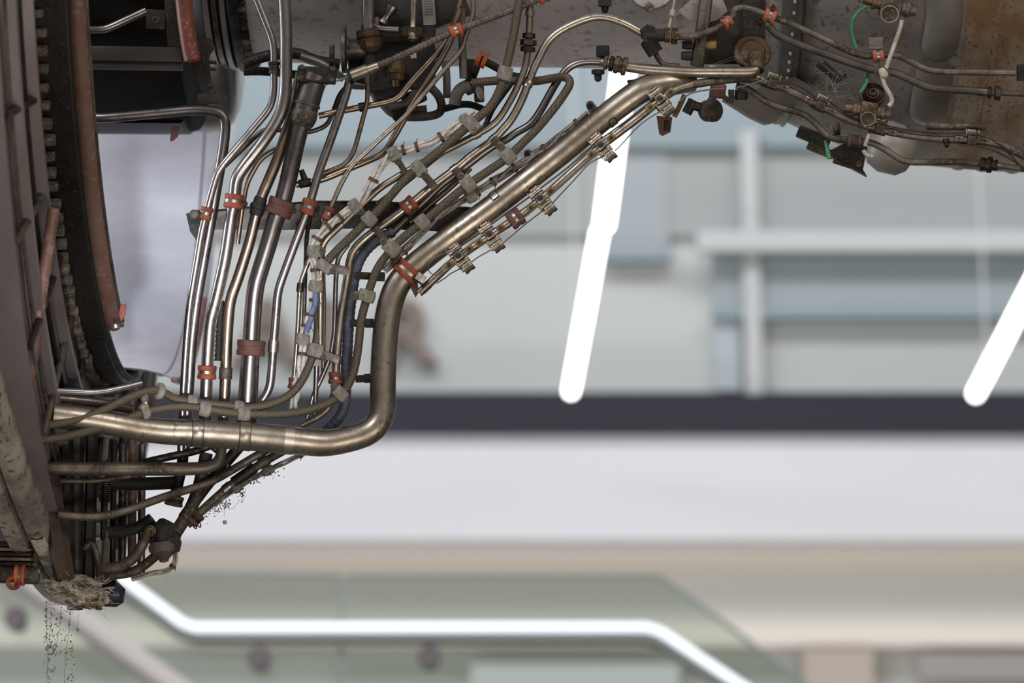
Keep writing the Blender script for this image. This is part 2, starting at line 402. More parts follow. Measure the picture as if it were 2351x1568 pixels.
# ================================================================== the hall behind
def slab(name, x0, y0, x1, y1, Y, th, m, kind=None, **k):
    a = B(x0, y0, Y); c = B(x1, y1, Y); X0 = (x0-1175.5); 
    b = MB(); M = Matrix.Identity(4)
    za, zc = a.z, c.z
    b.box(M, ((a.x+c.x)/2, Y+th/2, (za+zc)/2), (abs(c.x-a.x), th, abs(za-zc)), 0)
    o = b.build(name, m); 
    if kind: o['kind'] = kind
    tag(o, **k); return o
YW = 13.0
WALLU = mat('upper_wall_paint', (.50, .52, .51), (.54, .555, .545), .85, 0, .35)
FASC = plain('white_fascia', (.77, .755, .79)); WARM = plain('warm_plaster', (.76, .685, .61)); GREIGE = plain('greige_plaster', (.66, .625, .585)); PALEW = plain('pale_plaster', (.82, .75, .67))
GLZ = plain('blue_grey_glazing', (.35, .40, .42), .35); GLZD = plain('dark_glazing_bar', (.27, .33, .355), .5); BANDB = plain('blue_grey_panel', (.29, .345, .38), .6)
MULL = plain('light_mullion', (.53, .54, .54)); CEILM = plain('ceiling_paint', (.6, .6, .6)); FLOORM = mat('floor_screed', (.10, .09, .08), (.13, .12, .105), .6, 0, 1.5)
slab('wall_back', -900, -600, 3300, 900, YW, .2, WALLU, 'structure')
slab('trim_1', -900, 905, 3300, 995, YW-.13, .4, NAVY, 'structure')
slab('wall_fascia', -900, 993, 3300, 1238, YW-.10, .3, FASC, 'structure')
slab('trim_2', -900, 1236, 3300, 1300, YW+.02, .2, WARM, 'structure')
slab('wall_lower', -900, 1298, 3300, 1437, YW+.06, .2, GREIGE, 'structure')
slab('trim_3', -900, 1435, 3300, 1482, YW-.02, .2, PALEW, 'structure')
slab('wall_base', -900, 1480, 3300, 5200, YW+.06, .2, plain('base_plaster', (.52, .51, .48)), 'structure')
b = MB(); b.box(Matrix.Identity(4), (0, 5, -.1), (18, 18, .2)); o = b.build('floor', FLOORM); o['kind'] = 'structure'
slab('trim_9', -900, 340, 3300, 540, YW-.03, .05, plain('grey_clad_band', (.37, .385, .385)), 'structure')
# glazed openings in the upper wall
def glazing(i, x0, y0, x1, y1, m, bars=(), label=None):
    R0 = root('window_%d' % i, B((x0+x1)/2, y1, YW), kind='structure')
    a = B(x0, y0, YW); c = B(x1, y1, YW); b = MB()
    b.box(Matrix.Identity(4), ((a.x+c.x)/2, YW-.01, (a.z+c.z)/2), (c.x-a.x, .06, a.z-c.z)); b.build('pane', m, R0)
    for (bx0, by0, bx1, by1, mm) in bars:
        a = B(bx0, by0, YW); c = B(bx1, by1, YW); b = MB()
        b.box(Matrix.Identity(4), ((a.x+c.x)/2, YW-.05, (a.z+c.z)/2), (c.x-a.x, .05, a.z-c.z)); b.build('window_bar', mm, R0)
glazing(1, 545, 60, 3000, 345, BANDB, [(545, 322, 1700, 352, GLZD), (1750, 318, 3000, 350, GLZD)])
glazing(2, 1635, 575, 3000, 742, GLZ, [(1635, 722, 3000, 742, GLZD), (1635, 572, 3000, 584, GLZD)])
glazing(3, 1640, 742, 1700, 903, plain('pale_blue_glazing', (.43, .49, .52), .4))
glazing(4, 1388, 345, 1535, 606, plain('grey_display_glass', (.38, .41, .43), .3), [(1380, 590, 1540, 610, GLZD)])
for i, (x0, y0, x1, y1, m) in enumerate(((1700, 300, 1752, 903, MULL), (1600, 528, 3000, 574, plain('white_shelf_band', (.55, .565, .565)))  )):
    slab('trim_%d' % (i+4), x0, y0, x1, y1, YW-.08-.06*i, .05, m, 'structure')
# brown wall letters
def letter(ch, cx, y0, y1, label):
    a = B(cx, y1, YW-.03); h = (B(cx, y0, YW)-B(cx, y1, YW)).z
    cu = bpy.data.curves.new('letter', 'FONT'); cu.body = ch; cu.size = h/.73; cu.extrude = .02; cu.align_x = 'CENTER'; cu.offset = .012
    t = bpy.data.objects.new('tmp', cu); C.objects.link(t)
    dg = bpy.context.evaluated_depsgraph_get(); me = bpy.data.meshes.new_from_object(t.evaluated_get(dg)); bpy.data.objects.remove(t)
    me.materials.clear(); me.materials.append(LETM); o = bpy.data.objects.new('wall_letter', me); C.objects.link(o)
    o.location = a; o.rotation_euler = (PI/2, 0, 0); tag(o, label, 'letter')
LETM = plain('brown_letter', (.20, .155, .13), .7)
letter('A', 612, 685, 832, 'blurred brown letter A on the pale wall behind the thick vertical pipe')
letter('I', 748, 685, 832, 'blurred brown letter I on the pale wall behind the wiring bundle')
letter('R', 930, 685, 832, 'blurred brown letter R on the pale wall right of the big pipe bend')
# ceiling light tubes hanging in rows
TUBEM = glow('light_tube', (1, 1, 1), 6.0); HOUS = plain('white_lamp_housing', (.8, .8, .8), .4)
ZL = 5.25
def Cz(px, py, z):
    r = FWD+RIGHT*((px-1175.5)/F)-UP*((py-784)/F); return EYE+r*((z-EYE.z)/r.z)
def light_tube(a, b2, label, wr=.036):
    p0 = Cz(*a, ZL); p1 = Cz(*b2, ZL); R0 = root('ceiling_light_tube', p0, label, 'light', 'tubular ceiling lights')
    b = MB(); d = (p1-p0).normalized(); pts = [p0, p0+d*.02]+[p0.lerp(p1, t) for t in (.3, .6)]+[p1-d*.02, p1]
    b.sweep(pts, [wr*.7, wr, wr, wr, wr, wr*.7], 20); b.build('diffuser', TUBEM, R0)
    b = MB(); u = Vector((0, 0, 1)); x = d.cross(u).normalized(); M = Matrix.Identity(4)
    for i in range(3): M[i][0] = x[i]; M[i][1] = d[i]; M[i][2] = u[i]; M[i][3] = ((p0+p1)/2)[i]
    b.box(M, (0, 0, wr*.95), (wr*1.1, (p1-p0).length, wr*.7)); b.build('housing', HOUS, R0)
    for t in (.15, .85):
        b = MB(); q = p0.lerp(p1, t); b.cyl(Matrix.Identity(4), q+u*wr, q+u*1.4, .004, 6); b.build('hanging_wire', HOUS, R0)
light_tube((1445, 60), (1387, 520), 'nearer slanting white tube light behind the long diagonal pipe, above the other', .027)
light_tube((1378, 528), (1310, 903), 'farther slanting white tube light at centre ending at the dark beam', .023)
light_tube((2460, 480), (2238, 908), 'slanting white tube light at the right edge of the photo', .025)
# glass balustrade with lit handrail
YG = 9.2
GLASS, n_, L_, b_ = nodes('green_tinted_glass')
n_.remove(b_); tr = n_.new('ShaderNodeBsdfTransparent'); gl = n_.new('ShaderNodeBsdfGlossy'); fr = n_.new('ShaderNodeFresnel'); mx = n_.new('ShaderNodeMixShader')
tr.inputs[0].default_value = (.83, .875, .84, 1); gl.inputs['Roughness'].default_value = .05; fr.inputs[0].default_value = 1.08
L_.new(fr.outputs[0], mx.inputs[0]); L_.new(tr.outputs[0], mx.inputs[1]); L_.new(gl.outputs[0], mx.inputs[2])
L_.new(mx.outputs[0], [q for q in n_ if q.type == 'OUTPUT_MATERIAL'][0].inputs[0])
EDGE = plain('glass_edge', (.33, .38, .35), .4); BOLTM = mat('brushed_standoff', (.17, .14, .15), None, .5, .3)
def glass(px, label, edges):
    pts = [B(x, y, YG) for x, y in px]; R0 = root('glass_balustrade', pts[0], label, 'glass panel', 'balustrade glass')
    b = MB(); n = len(pts); q = [p+Vector((0, .02, 0)) for p in pts]
    b.add(pts+q, [list(range(n))[::-1], list(range(n, 2*n))]+[[i, (i+1) % n, n+(i+1) % n, n+i] for i in range(n)]); b.build('pane', GLASS, R0, recalc=True)
    b = MB()
    for (a, c) in edges:
        u, v = B(*a, YG), B(*c, YG); b.cyl(Matrix.Identity(4), u, v, .0065, 8)
    b.build('polished_edge', EDGE, R0)
glass([(795, 1322), (1512, 1322), (1690, 1450), (1900, 1610), (1900, 2100), (795, 2100)], 'tinted glass balustrade panel right of the joint, with sloping right edge', [((800, 1322), (1512, 1322)), ((1512, 1322), (1690, 1450)), ((1690, 1450), (1900, 1610))])
glass([(-200, 1310), (785, 1322), (785, 2100), (-200, 2100)], 'tinted glass balustrade panel left of the joint, below the engine', [((785, 1322), (785, 2100)), ((380, 1316), (785, 1322))])
LED = glow('led_strip', (.86, .92, 1.0), 1.05); RAILM = mat('rail_metal', (.34, .35, .34), None, .4, .6)
rp0 = [(130, 1215), (432, 1440), (1502, 1440), (1745, 1602), (1990, 1765)]
R0 = root('lit_handrail', B(432, 1440, YG-.1), 'glowing white handrail with grey underside bending down at both ends', 'handrail')
def bar(b, pts, Y, r, dy=0):
    P = [B(x, y+dy, Y) for x, y in pts]; out = [P[0]]
    for i in range(1, len(P)-1):
        a, c, e = P[i-1], P[i], P[i+1]
        out += [c+(a-c).normalized()*.02, c+(e-c).normalized()*.02]
    b.sweep(out+[P[-1]], [r]*(len(out)+1), 18)
b = MB(); bar(b, rp0, YG-.1, .0118); b.build('led_strip', LED, R0)
b = MB(); bar(b, rp0, YG-.085, .020, 24); b.build('rail', RAILM, R0)
R0 = root('grab_rail', B(150, 1395, YG-.3), 'dull pinkish metal rail sloping down to the right below the engine', 'handrail')
b = MB(); bar(b, [(-60, 1240), (150, 1390), (500, 1640), (700, 1780)], YG-.3, .026); b.build('rail', plain('pinkish_rail', (.80, .72, .69), .5), R0)
b = MB(); bar(b, [(-60, 1240), (150, 1390), (500, 1640), (700, 1780)], YG-.285, .020, 27); b.build('rail_underside', plain('grey_rail', (.34, .31, .30), .5), R0)
for (x, y, l) in ((596, 1514, 'round metal stand-off button on the glass, left of the joint'), (986, 1512, 'round metal stand-off button on the glass, right of the joint'), (38, 1424, 'dark round stand-off button on the glass at far left')):
    p = B(x, y, YG-.06); b = MB(); M = Matrix.Translation(p); b.lathe(M, [(-.03, .030), (-.028, .032), (.0, .032), (.004, .022), (.06, .022)], 'Y', 24)
    tag(b.build('glass_standoff', BOLTM), l, 'fitting', 'glass stand-offs')
o = slab('stair_panel', 1845, 1490, 2010, 1640, YW-.05, .05, plain('tan_panel', (.50, .42, .36)), label='soft tan slanting panel at the bottom right of the far wall', cat='panel')
o = slab('vent_grille', 2110, 1500, 2600, 1560, YW-.05, .05, plain('grey_grille', (.36, .33, .31)), label='grey grille strip at the bottom right corner of the far wall', cat='vent')
o = slab('stair_slab', 1080, 1525, 1560, 1600, YW-.05, .05, plain('pale_step', (.66, .65, .66)), label='pale step edge seen through the glass below the lit rail', cat='step')

# ================================================================== engine bodies turned about the engine axis
DA = D0+760*S                              # distance of the axis
ax = EYE+FWD*DA+UP*(1184/F*DA)             # axis passes above the frame, parallel to X
def Rsil(y):                               # radius whose lower outline falls at photo row y
    a0 = math.atan(1184/F); a1 = math.atan((y-784)/F); return DA/math.cos(a0)*math.sin(a0+a1)
def AX(px): return (px-1175.5)/F*DA
def AP(px, R, a): return ax+RIGHT*AX(px)+(-UP*math.cos(a)-FWD*math.sin(a))*R   # a=0 down, positive towards the viewer
def turned(b, prof, a0=-180, a1=180, n=120, sw=0):
    a0, a1 = math.radians(a0), math.radians(a1); full = abs(a1-a0) > 6.28
    rings = []
    for px, y in prof:
        R = Rsil(y); rings.append([AP(px-sw*(1-math.cos(a0+(a1-a0)*j/n)), R, a0+(a1-a0)*j/n) for j in range(n if full else n+1)])
    b.ring_surface(rings, full, False, False)
def arc_tube(b, px, y, r, a0, a1, n=60, seg=14, dy=0):
    R = Rsil(y); P = [AP(px, R, math.radians(a0+(a1-a0)*i/n)) for i in range(n+1)]
    b.sweep(P, [r*K(0)]*(n+1), seg)
def ang_for(px, y_ring, yrow, near=1):     # angle on ring y_ring at which the photo row is yrow
    best = None
    for i in range(0, 900):
        a = math.radians(i*.1)*near; p = AP(px, Rsil(y_ring), a)-EYE
        row = 784-p.dot(UP)/p.dot(FWD)*F
        if best is None or abs(row-yrow) < best[0]: best = (abs(row-yrow), i*.1*near)
    return best[1]

FR = root('fan_frame', AP(250, Rsil(1390), 0), 'huge curved engine front frame with flaking rim filling the left edge', 'engine frame')
b = MB(); turned(b, [(152, 1325), (149, 1368), (156, 1386), (175, 1391), (192, 1386), (197, 1362)], n=160, sw=230); b.build('front_rim', RIM, FR)
b = MB(); turned(b, [(199, 1362), (203, 1384), (220, 1390), (238, 1382), (245, 1362), (247, 1325)], n=160, sw=230); b.build('rear_rim', RIM, FR)
b = MB(); turned(b, [(190, 1370), (200, 1366), (206, 1370)], n=160, sw=230); b.build('rim_seam', BLACK, FR)
b = MB(); turned(b, [(-120, 1310), (240, 1335), (222, 1328), (226, 1180), (250, 1176), (250, 1150), (230, 1146), (236, 1010), (258, 1006), (258, 988), (240, 984), (240, 910), (236, 872), (60, 870)], n=160); b.build('stepped_wall', MAUVE, FR, smooth=25)
for (px0, px1, r0, r1) in ((206, 238, 1236, 1292), (207, 222, 1330, 1352), (160, 190, 1262, 1292), (158, 180, 1306, 1338)):
    a_0, a_1 = [ang_for(215, 1389, q) for q in (r0, r1)]; b = MB(); turned(b, [(px0, 1386), (px0+4, 1391.5), ((px0+px1)/2, 1393.5), (px1-4, 1391), (px1, 1384)], a_1, a_0, 20, sw=230); b.build('paint_flake', FLAKE, FR)['label'] = 'whitish flaking paint patch'
for y, r, m, px in ((1238, 4, SILVER, 232), (1205, 6, GRIMY, 232), (1130, 6, STRUT, 238), (1070, 7, DARK, 240), (965, 6, BLACK, 246)):
    b = MB(); arc_tube(b, px, y, r, -150, 150, 150, 10); b.build('hoop', m, FR)
for i in range(-7, 8):                      # spokes on the stepped wall
    a = math.radians(i*9+4); p0 = AP(250, Rsil(925), a); p1 = AP(238, Rsil(1300), a+.09)
    b = MB(); b.sweep([p0, p1], [8*S, 8*S], 8); b.build('spoke', GRIMY if i % 2 else DARK, FR)
b = MB(); b.sweep([V(124, 478, -470), V(104, 610, -460), V(62, 905, -400), V(54, 960, -390)], [13*S]*4, 18); b.build('red_strut', MATS['strut_red'], FR)
# toothed ring
b = MB(); turned(b, [(236, 868), (238, 880), (286, 884), (300, 884), (300, 866)], n=160); b.build('seal_land', DARK, FR)
b = MB(); R = Rsil(872)
for i in range(96):
    a = math.radians(-80+i*1.75); M = Matrix.Identity(4); d = -UP*math.cos(a)-FWD*math.sin(a); t = RIGHT.cross(d)
    p = AP(248, Rsil(900), a)
    for k in range(3): M[k][0] = RIGHT[k]*S; M[k][1] = t[k]*S; M[k][2] = d[k]*S; M[k][3] = p[k]
    b.box(M, (random.uniform(-3, 3), random.uniform(-2, 2), random.uniform(-5, 3)), (34, random.uniform(13, 20), 22), 3)
b.build('seal_teeth', mat('crusty_teeth', (.10, .08, .055), (.03, .025, .02), .8, 0, 60, (.26, .22, .16), bump=.8), FR)
# long edge seals and the faded tube following the ring
a_end = ang_for(315, 862, 748)
b = MB(); arc_tube(b, 322, 858, 19, a_end, 120, 90, 20); b.build('edge_tube', REDTUBE, FR)
b = MB(); arc_tube(b, 341, 852, 4, a_end, 120, 90, 10); b.build('edge_bead', GRIMY, FR)
b = MB(); arc_tube(b, 300, 866, 9, -5, 120, 90, 12); b.build('black_seal', BLACK, FR)
b = MB(); arc_tube(b, 290, 868, 3.5, -5, 120, 90, 8); b.build('green_seal', GREENS, FR)
b = MB(); arc_tube(b, 309, 866, 3, 2, 120, 90, 8); b.build('green_seal', GREENS, FR)
# lit inner cowl on the far side
CW = root('inner_cowl', AP(300, Rsil(870), 0), 'pale shiny curved cowl panel inside the ring, dark above it', 'cowl')
b = MB(); turned(b, [(60, 838), (200, 844), (290, 848), (340, 853), (380, 862), (402, 872), (414, 884), (417, 880)], -172, 6, 120); b.build('panel', PALE, CW)
b = MB(); arc_tube(b, 372, 862, 3.5, -160, 5, 90, 10); b.build('panel_seam', SILVER, CW)
b = MB(); arc_tube(b, 408, 874, 8, -32, 4, 60, 12); b.build('lip_seal', PINK, CW)
# core body
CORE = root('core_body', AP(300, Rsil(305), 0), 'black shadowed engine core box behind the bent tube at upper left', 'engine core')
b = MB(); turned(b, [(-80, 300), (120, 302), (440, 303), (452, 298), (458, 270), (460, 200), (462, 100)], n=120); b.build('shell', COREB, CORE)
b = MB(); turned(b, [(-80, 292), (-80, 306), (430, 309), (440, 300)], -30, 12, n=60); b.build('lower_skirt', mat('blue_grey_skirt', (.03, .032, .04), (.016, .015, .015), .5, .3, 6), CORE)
# flange rings and bolt ring between core and casing
RG = root('flange_ring_stack', AP(530, Rsil(160), 0), 'curved steel flange rings with a row of bolts at top left of the grey casing', 'flange')
for (px, y, t) in ((500, 150, 9), (519, 154, 8), (538, 158, 8)):
    b = MB(); turned(b, [(px-t, y-28), (px-t, y), (px-t+2, y+3), (px+t-3, y+2), (px+t, y-4), (px+t, y-30)], n=140); b.build('ring', SILVER if px != 519 else STEELD, RG)
b = MB(); turned(b, [(548, 120), (552, 164), (562, 166), (572, 160), (574, 120)], n=140); b.build('flange', DARK, RG)
R = Rsil(150)
for i in range(-6, 34):
    a = math.radians(i*2.3); p = AP(578, R, a); M = Matrix.Identity(4); d = -UP*math.cos(a)-FWD*math.sin(a); t = RIGHT.cross(d)
    for k in range(3): M[k][0] = RIGHT[k]*S; M[k][1] = t[k]*S; M[k][2] = d[k]*S; M[k][3] = p[k]
    b = MB(); b.box(M, (-14, 0, 3), (14, 17, 12), 2.5); b.lathe(M, [(-6, 8), (6, 8), (8, 6.5), (12, 6.5), (13, 4)], 'X', 6); b.build('flange_bolt', DARK if i % 3 else GRIMY, RG)
# silver drum end behind
M = frame_px(452, 100, 1150); b = MB(); b.lathe(M, [(-110, 190), (20, 205), (60, 200), (85, 180), (98, 150), (104, 100), (106, 0.1)], 'X', 72)
o = b.build('drum', SILVER); tag(o, 'blurred round-cornered silver drum end beside the bent tube', 'drum')
M = frame_px(520, 166, 560); b = MB(); b.lathe(M, [(0, 205), (5, 209), (9, 205)], 'X', 72)

# grey casing and brown casing
CS = root('grey_engine_casing', AP(1000, Rsil(158), 0), 'large mottled grey curved casing along the top of the photo', 'engine casing')
b = MB(); turned(b, [(560, 120), (580, 138), (700, 146), (1000, 152), (1300, 156), (1500, 160), (1625, 166), (1628, 130)], n=150); b.build('shell', CASING, CS)
b = MB(); turned(b, [(1206, 154), (1210, 158), (1216, 158), (1220, 155)], n=150); 
CB = root('brown_engine_casing', AP(2000, Rsil(370), 0), 'large stained brown-grey flaring casing filling the upper right corner', 'engine casing')
b = MB(); turned(b, [(1625, 100), (1632, 150), (1700, 165), (1712, 200), (1770, 262), (1860, 305), (1950, 338), (2060, 368), (2140, 380)], n=150); b.build('cone', CASING2, CB)
b = MB(); turned(b, [(2139, 381), (2190, 386), (2260, 392), (2360, 396), (2600, 402)], n=150); b.build('rear_shell', RUSTY, CB)
for px, y in ((2205, 388), (2262, 392), (2330, 396)):
    b = MB(); turned(b, [(px-6, y-4), (px-4, y+3), (px+4, y+3), (px+6, y-3)], n=150); b.build('hoop_bead', RUSTY, CB)
b = MB(); turned(b, [(1758, 246), (1762, 262), (1800, 292), (1806, 284)], n=150); b.build('riveted_strap', mat('strap_grey', (.20, .18, .165), (.11, .095, .085), .45, .7, 20), CB)
R = Rsil(280)
for i in range(0, 30):
    a = math.radians(-4+i*2.6); M = Matrix.Identity(4); d = -UP*math.cos(a)-FWD*math.sin(a); t = RIGHT.cross(d); p = AP(1784, R, a)
    for k in range(3): M[k][0] = RIGHT[k]*S; M[k][1] = t[k]*S; M[k][2] = d[k]*S; M[k][3] = p[k]
    b = MB(); b.lathe(M, [(-3, 5), (3, 5), (6, 3), (7, .1)], 'Z', 10); b.build('rivet', CASING2, CB)

# ================================================================== the pipe bundle
# ---- hero pipe
M1R, M1 = pipe('main_pipe', [(120, 952, -190, 30), (223, 965, -165, 29), (350, 990, -120, 29), (450, 994, -95, 31), (600, 1004, -75, 33), (690, 1013, -62, 32), (760, 1020, -50, 30.5), (880, 985, -30, 30), (878, 860, -15, 30), (888, 720, -5, 30), (915, 640, 0, 29), (1000, 570, 0, 28), (1135, 472, 0, 28), (1278, 360, 0, 28), (1362, 290, 0, 28), (1440, 228, 0, 29), (1490, 196, 6, 30), (1590, 186, 45, 26)],
    'thickest steel pipe, from lower left round a big bend and up the long diagonal', m=STEEL, n=40, bend=70)
for x, y in ((452, 994), (561, 1001)):
    band(M1R, M1, x, y, 24, 1.2, STEEL, 'band', .8)
    for q in (-12.5, 12.5):
        Mf, r_, d_ = M1.frame(x, y); b = MB(); b.lathe(Mf, [(q-1.1, r_), (q-.9, r_+2), (q+.9, r_+2), (q+1.1, r_)], 'Y', 40, False); b.build('band_edge', DARK, M1R)
Mf, r_, d_ = M1.frame(662, 1012)
b = MB(); n = 16
for j in range(n+1): pass
rings = [[Mf @ Vector(((r_+1.2)*math.cos(a), t, (r_+1.2)*math.sin(a))) for a in [math.radians(20+j*7) for j in range(24)]] for t in (-11, 11)]
b.ring_surface(rings, False, False, False); b.build('patch_tab', BRIGHT, M1R)
def saddle(x, y, name='saddle_tab', w=9, a0=30, a1=88, m=STEEL):
    M, r, d = M1.frame(x, y); b = MB(); R = r+1.3
    A = [math.radians(a0+(a1-a0)*j/12) for j in range(13)]
    outer = []
    for j, a in enumerate(A):
        ww = w*(1 if j < 9 else math.sqrt(max(0, 1-((j-9)/3.4)**2)))
        outer.append((a, ww))
    top = [M @ Vector((R*math.cos(a), ww, R*math.sin(a))) for a, ww in outer]; bot = [M @ Vector((R*math.cos(a), -ww, R*math.sin(a))) for a, ww in outer]
    for i in range(12): b.add([top[i], top[i+1], bot[i+1], bot[i]], [[0, 1, 2, 3]])
    b.build(name, BRIGHT, M1R, recalc=False)
    b = MB(); rim = top+bot[::-1]; b.sweep(rim+[rim[0]], [1.1*S]*(len(rim)+1), 6, False); b.build('tab_edge', DARK, M1R)
saddle(1408, 283, a0=0, a1=62); saddle(1136, 452, a0=110, a1=165)
# ---- stand-off brackets on the left side of the vertical run, and the bolted tabs above the diagonal
for i, (x0, x1, y, l) in enumerate(((815, 884, 634, 'dark bolted stand-off bracket beside the blue-grey wrap, highest of three'), (805, 858, 742, 'dark bolted stand-off bracket left of the big vertical pipe, middle of three'), (818, 856, 869, 'dark bolted stand-off bracket touching the big vertical pipe, lowest of three'))):
    R0 = root('standoff_bracket', V((x0+x1)/2, y, 8), l, 'bracket', 'stand-off brackets on the big pipe'); M = frame_px((x0+x1)/2, y, 6, -3+i*3)
    b = MB(); b.box(M, (-6, 0, 0), (x1-x0-8, 17, 4), 1.2); b.build('plate', DARK, R0)
    b = MB(); b.box(M, ((x1-x0)/2-10, 0, 2), (20, 21, 9), 2); lg = b.build('lug', BLACK, R0)
    bolt(lg, M, (x1-x0)/2-14 if i != 0 else -8, 2, 5, 5, 5, GRIMY)
for (x, y, a, l) in ((1356, 243, 40, 'bent steel tab with bolt standing above the long diagonal pipe near its top'), (1213, 355, 30, 'dark steel tab with bolt above the middle of the long diagonal pipe')):
    R0 = root('bolted_tab', V(x, y, 6), l, 'bracket', 'bolted tabs above the diagonal'); M = frame_px(x, y, 4, a-10)
    b = MB(); pts = [(10*math.cos(t), 10*math.sin(t)+2) for t in [math.radians(q) for q in range(0, 181, 20)]]+[(-11, -12), (-6, -34), (16, -34), (12, -12)]
    b.poly(M, pts, -2, 2); b.build('plate', GRIMY, R0); bolt(R0, M, 0, 1, 2, 7, 8, DARK)
    b = MB(); b.box(M @ Matrix.Rotation(.5, 4, 'Y'), (10, -20, -8), (4, 26, 16), 1); b.build('flange', STEELD, R0)

# ---- verticals from the left
_, A1 = pipe('bent_pipe', [(192, 250, 60), (206, 266, 40), (226, 272, 30), (340, 262, 30), (462, 250, 30), (520, 262, 30), (515, 330, 30), (503, 400, 30), (484, 510, 30), (452, 687, 28), (440, 782, 28), (433, 900, 26), (424, 1035, 26)],
    'dark tube coming level from the left ring and bending sharply down behind its pale neighbour', r=12, m=STEELX, bend=46)
R2, A2 = pipe('thin_pipe', [(585, -12), (624, 86), (629, 112), (629, 215), (620, 250), (508, 382), (497, 402), (478, 472), (464, 527), (436, 696), (428, 782), (421, 897), (416, 1035)],
    'leftmost pale thin pipe, straight below its clamp, bent twice above with a small union', r=8.3, dd=6, m=STEELC, bend=26)
hexnut(R2, A2, 627, 146, 8, 14, DARK, 'union_nut'); hexnut(R2, A2, 628, 165, 9, 12, BRASS, 'union_nut')
b = MB(); Mf, r_, _ = A2.frame(628, 156); b.lathe(Mf, [(-9, 9), (-4, 12), (4, 12), (9, 9)], 'Y', 20, False); b.build('union_body', DARK, R2)
R3, A3 = pipe('bent_pipe', [(652, -15), (657, 80), (656, 218), (643, 268), (598, 335), (556, 388), (542, 412), (538, 460), (531, 500), (518, 591), (496, 690), (483, 735), (478, 800), (474, 880), (471, 975)],
    'second thick bright pipe from the left, descending straight from the top edge then kinked', r=14.5, dd=0, m=STEELC, bend=34)
_, A2b = pipe('thin_pipe', [(505, 392), (540, 358), (604, 297), (680, 300), (712, 304), (748, 290), (760, 270), (780, 215), (805, 190), (850, 200)],
    'thin dark tube passing behind the thick pipes at upper left', r=5.5, dd=48, m=STEELD, bend=16)
_, A3b = pipe('thin_pipe', [(660, 330), (600, 360, 40), (566, 420, 40), (556, 480, 40), (545, 560, 40)], 'thin brown tube half hidden behind the second thick pipe', r=6, dd=42, m=STEELB)
R4, A4 = pipe('dark_pipe', [(690, 170, 60), (672, 260, 40), (640, 360, 22), (598, 458), (588, 492), (575, 550), (547, 639), (528, 688), (522, 760), (518, 860), (513, 980)],
    'third pipe from the left, brownish, beside the widest one', r=13, dd=10, m=STEELB, bend=30)
b = MB(); Mf, r_, _ = A4.frame(594, 474); b.lathe(Mf, [(-22, 13), (-20, 16), (-6, 16.5), (-5, 19), (0, 20), (5, 18), (6, 15.5), (20, 15), (22, 13)], 'Y', 28, False); b.build('coupling', BLACK, R4)
band(R4, A4, 518, 857, 26, 2.2, GRIMY, 'coupling', 1.2)
R5, A5 = pipe('wide_pipe', [(727, 172, 6, 29), (714, 205, 6, 29), (703, 243, 4, 30), (697, 268, 3, 28), (692, 285, 2, 23), (687, 300, 0, 20), (652, 456), (633, 500), (620, 550), (597, 622), (586, 660), (580, 730), (577, 790), (573, 850, 0, 22), (569, 915, 0, 23), (566, 985, 0, 23)],
    'widest of the vertical pipes, sooty, hanging from a square flange at the top', r=20.5, dd=0, m=STEELX, n=32, bend=40)
M = frame_px(727, 176, 4, -3, -52); b = MB(); b.box(M, (0, 0, 4), (92, 62, 8), 3); fl = b.build('flange', DARK, R5)
for x, y in ((-36, -22), (36, -22), (-36, 22), (36, 22)): bolt(fl, M, x, y, 8, 8, 5, GRIMY, 'flange_bolt')
b = MB(); Mf, r_, _ = A5.frame(703, 240); b.lathe(Mf, [(-3, 30), (-2, 32), (2, 32), (3, 30)], 'Y', 30, False); b.build('weld_bead', GRIMY, R5)
b = MB(); Mf, r_, _ = A5.frame(694, 277); b.lathe(Mf, [(-17, 21), (-12, 24), (-6, 28), (8, 31), (18, 30.5), (26, 29)], 'Y', 34, False); b.build('swaged_collar', GRIMY, R5)
R6, A6 = pipe('slim_pipe', [(806, 168), (795, 217), (760, 319), (731, 398), (712, 465), (700, 500), (680, 552), (651, 630), (638, 668), (634, 719), (628, 790), (624, 850), (619, 895), (596, 930)],
    'slim pipe right of the widest one, kinked halfway and curling left at its foot', r=10, dd=2, m=STEELC, bend=26)
band(R6, A6, 628, 795, 27, 2.6, BRIGHT, 'coupling', 0)
RT, T7 = pipe('thin_pipe', [(845, 165), (843, 236), (814, 344), (801, 368), (784, 382), (750, 395), (728, 402)], 'thin brown tube dropping and hooking left behind the slim pipe', r=5.5, dd=20, m=STEELB, bend=14)
RA, TA = pipe('brown_pipe', [(1062, -12), (1046, 45), (1030, 90), (1000, 127), (942, 191), (918, 222), (896, 234), (846, 243), (782, 255), (732, 266)], 'brown tube from the top edge bending left behind the accessories', r=7.5, dd=34, m=STEELB, bend=22)
band(RA, TA, 831, 246, 14, 3, DARK, 'clip')
RB, TB = pipe('brown_pipe', [(1056, 20, 20), (1036, 92), (1010, 140), (942, 249), (888, 344), (872, 358), (814, 382), (738, 414), (680, 424)], 'brown tube crossing down left in a long diagonal, ending in a small tee', r=7.5, dd=22, m=STEELB, bend=24)
b = MB(); Mf, r_, _ = TB.frame(700, 420); b.lathe(Mf, [(-14, 9), (-12, 10), (12, 10), (14, 9)], 'Y', 18, False); M = frame_px(697, 405, 22, 20); b.cyl(M, (0, -12, 0), (0, 16, 0), 8, 16, 6); b.build('tee', DARK, RB)
RC, TC = pipe('thin_pipe', [(1085, -12), (1087, 36), (1068, 84), (1062, 114), (1005, 178), (932, 265), (900, 294), (805, 383), (782, 424), (760, 475), (746, 508), (726, 560), (706, 606), (692, 642), (688, 665), (684, 751), (677, 850), (673, 880)], 'thin pale tube crossing in front of the brown ones, then down beside the wiring', r=5.6, dd=0, m=STEEL, bend=18)
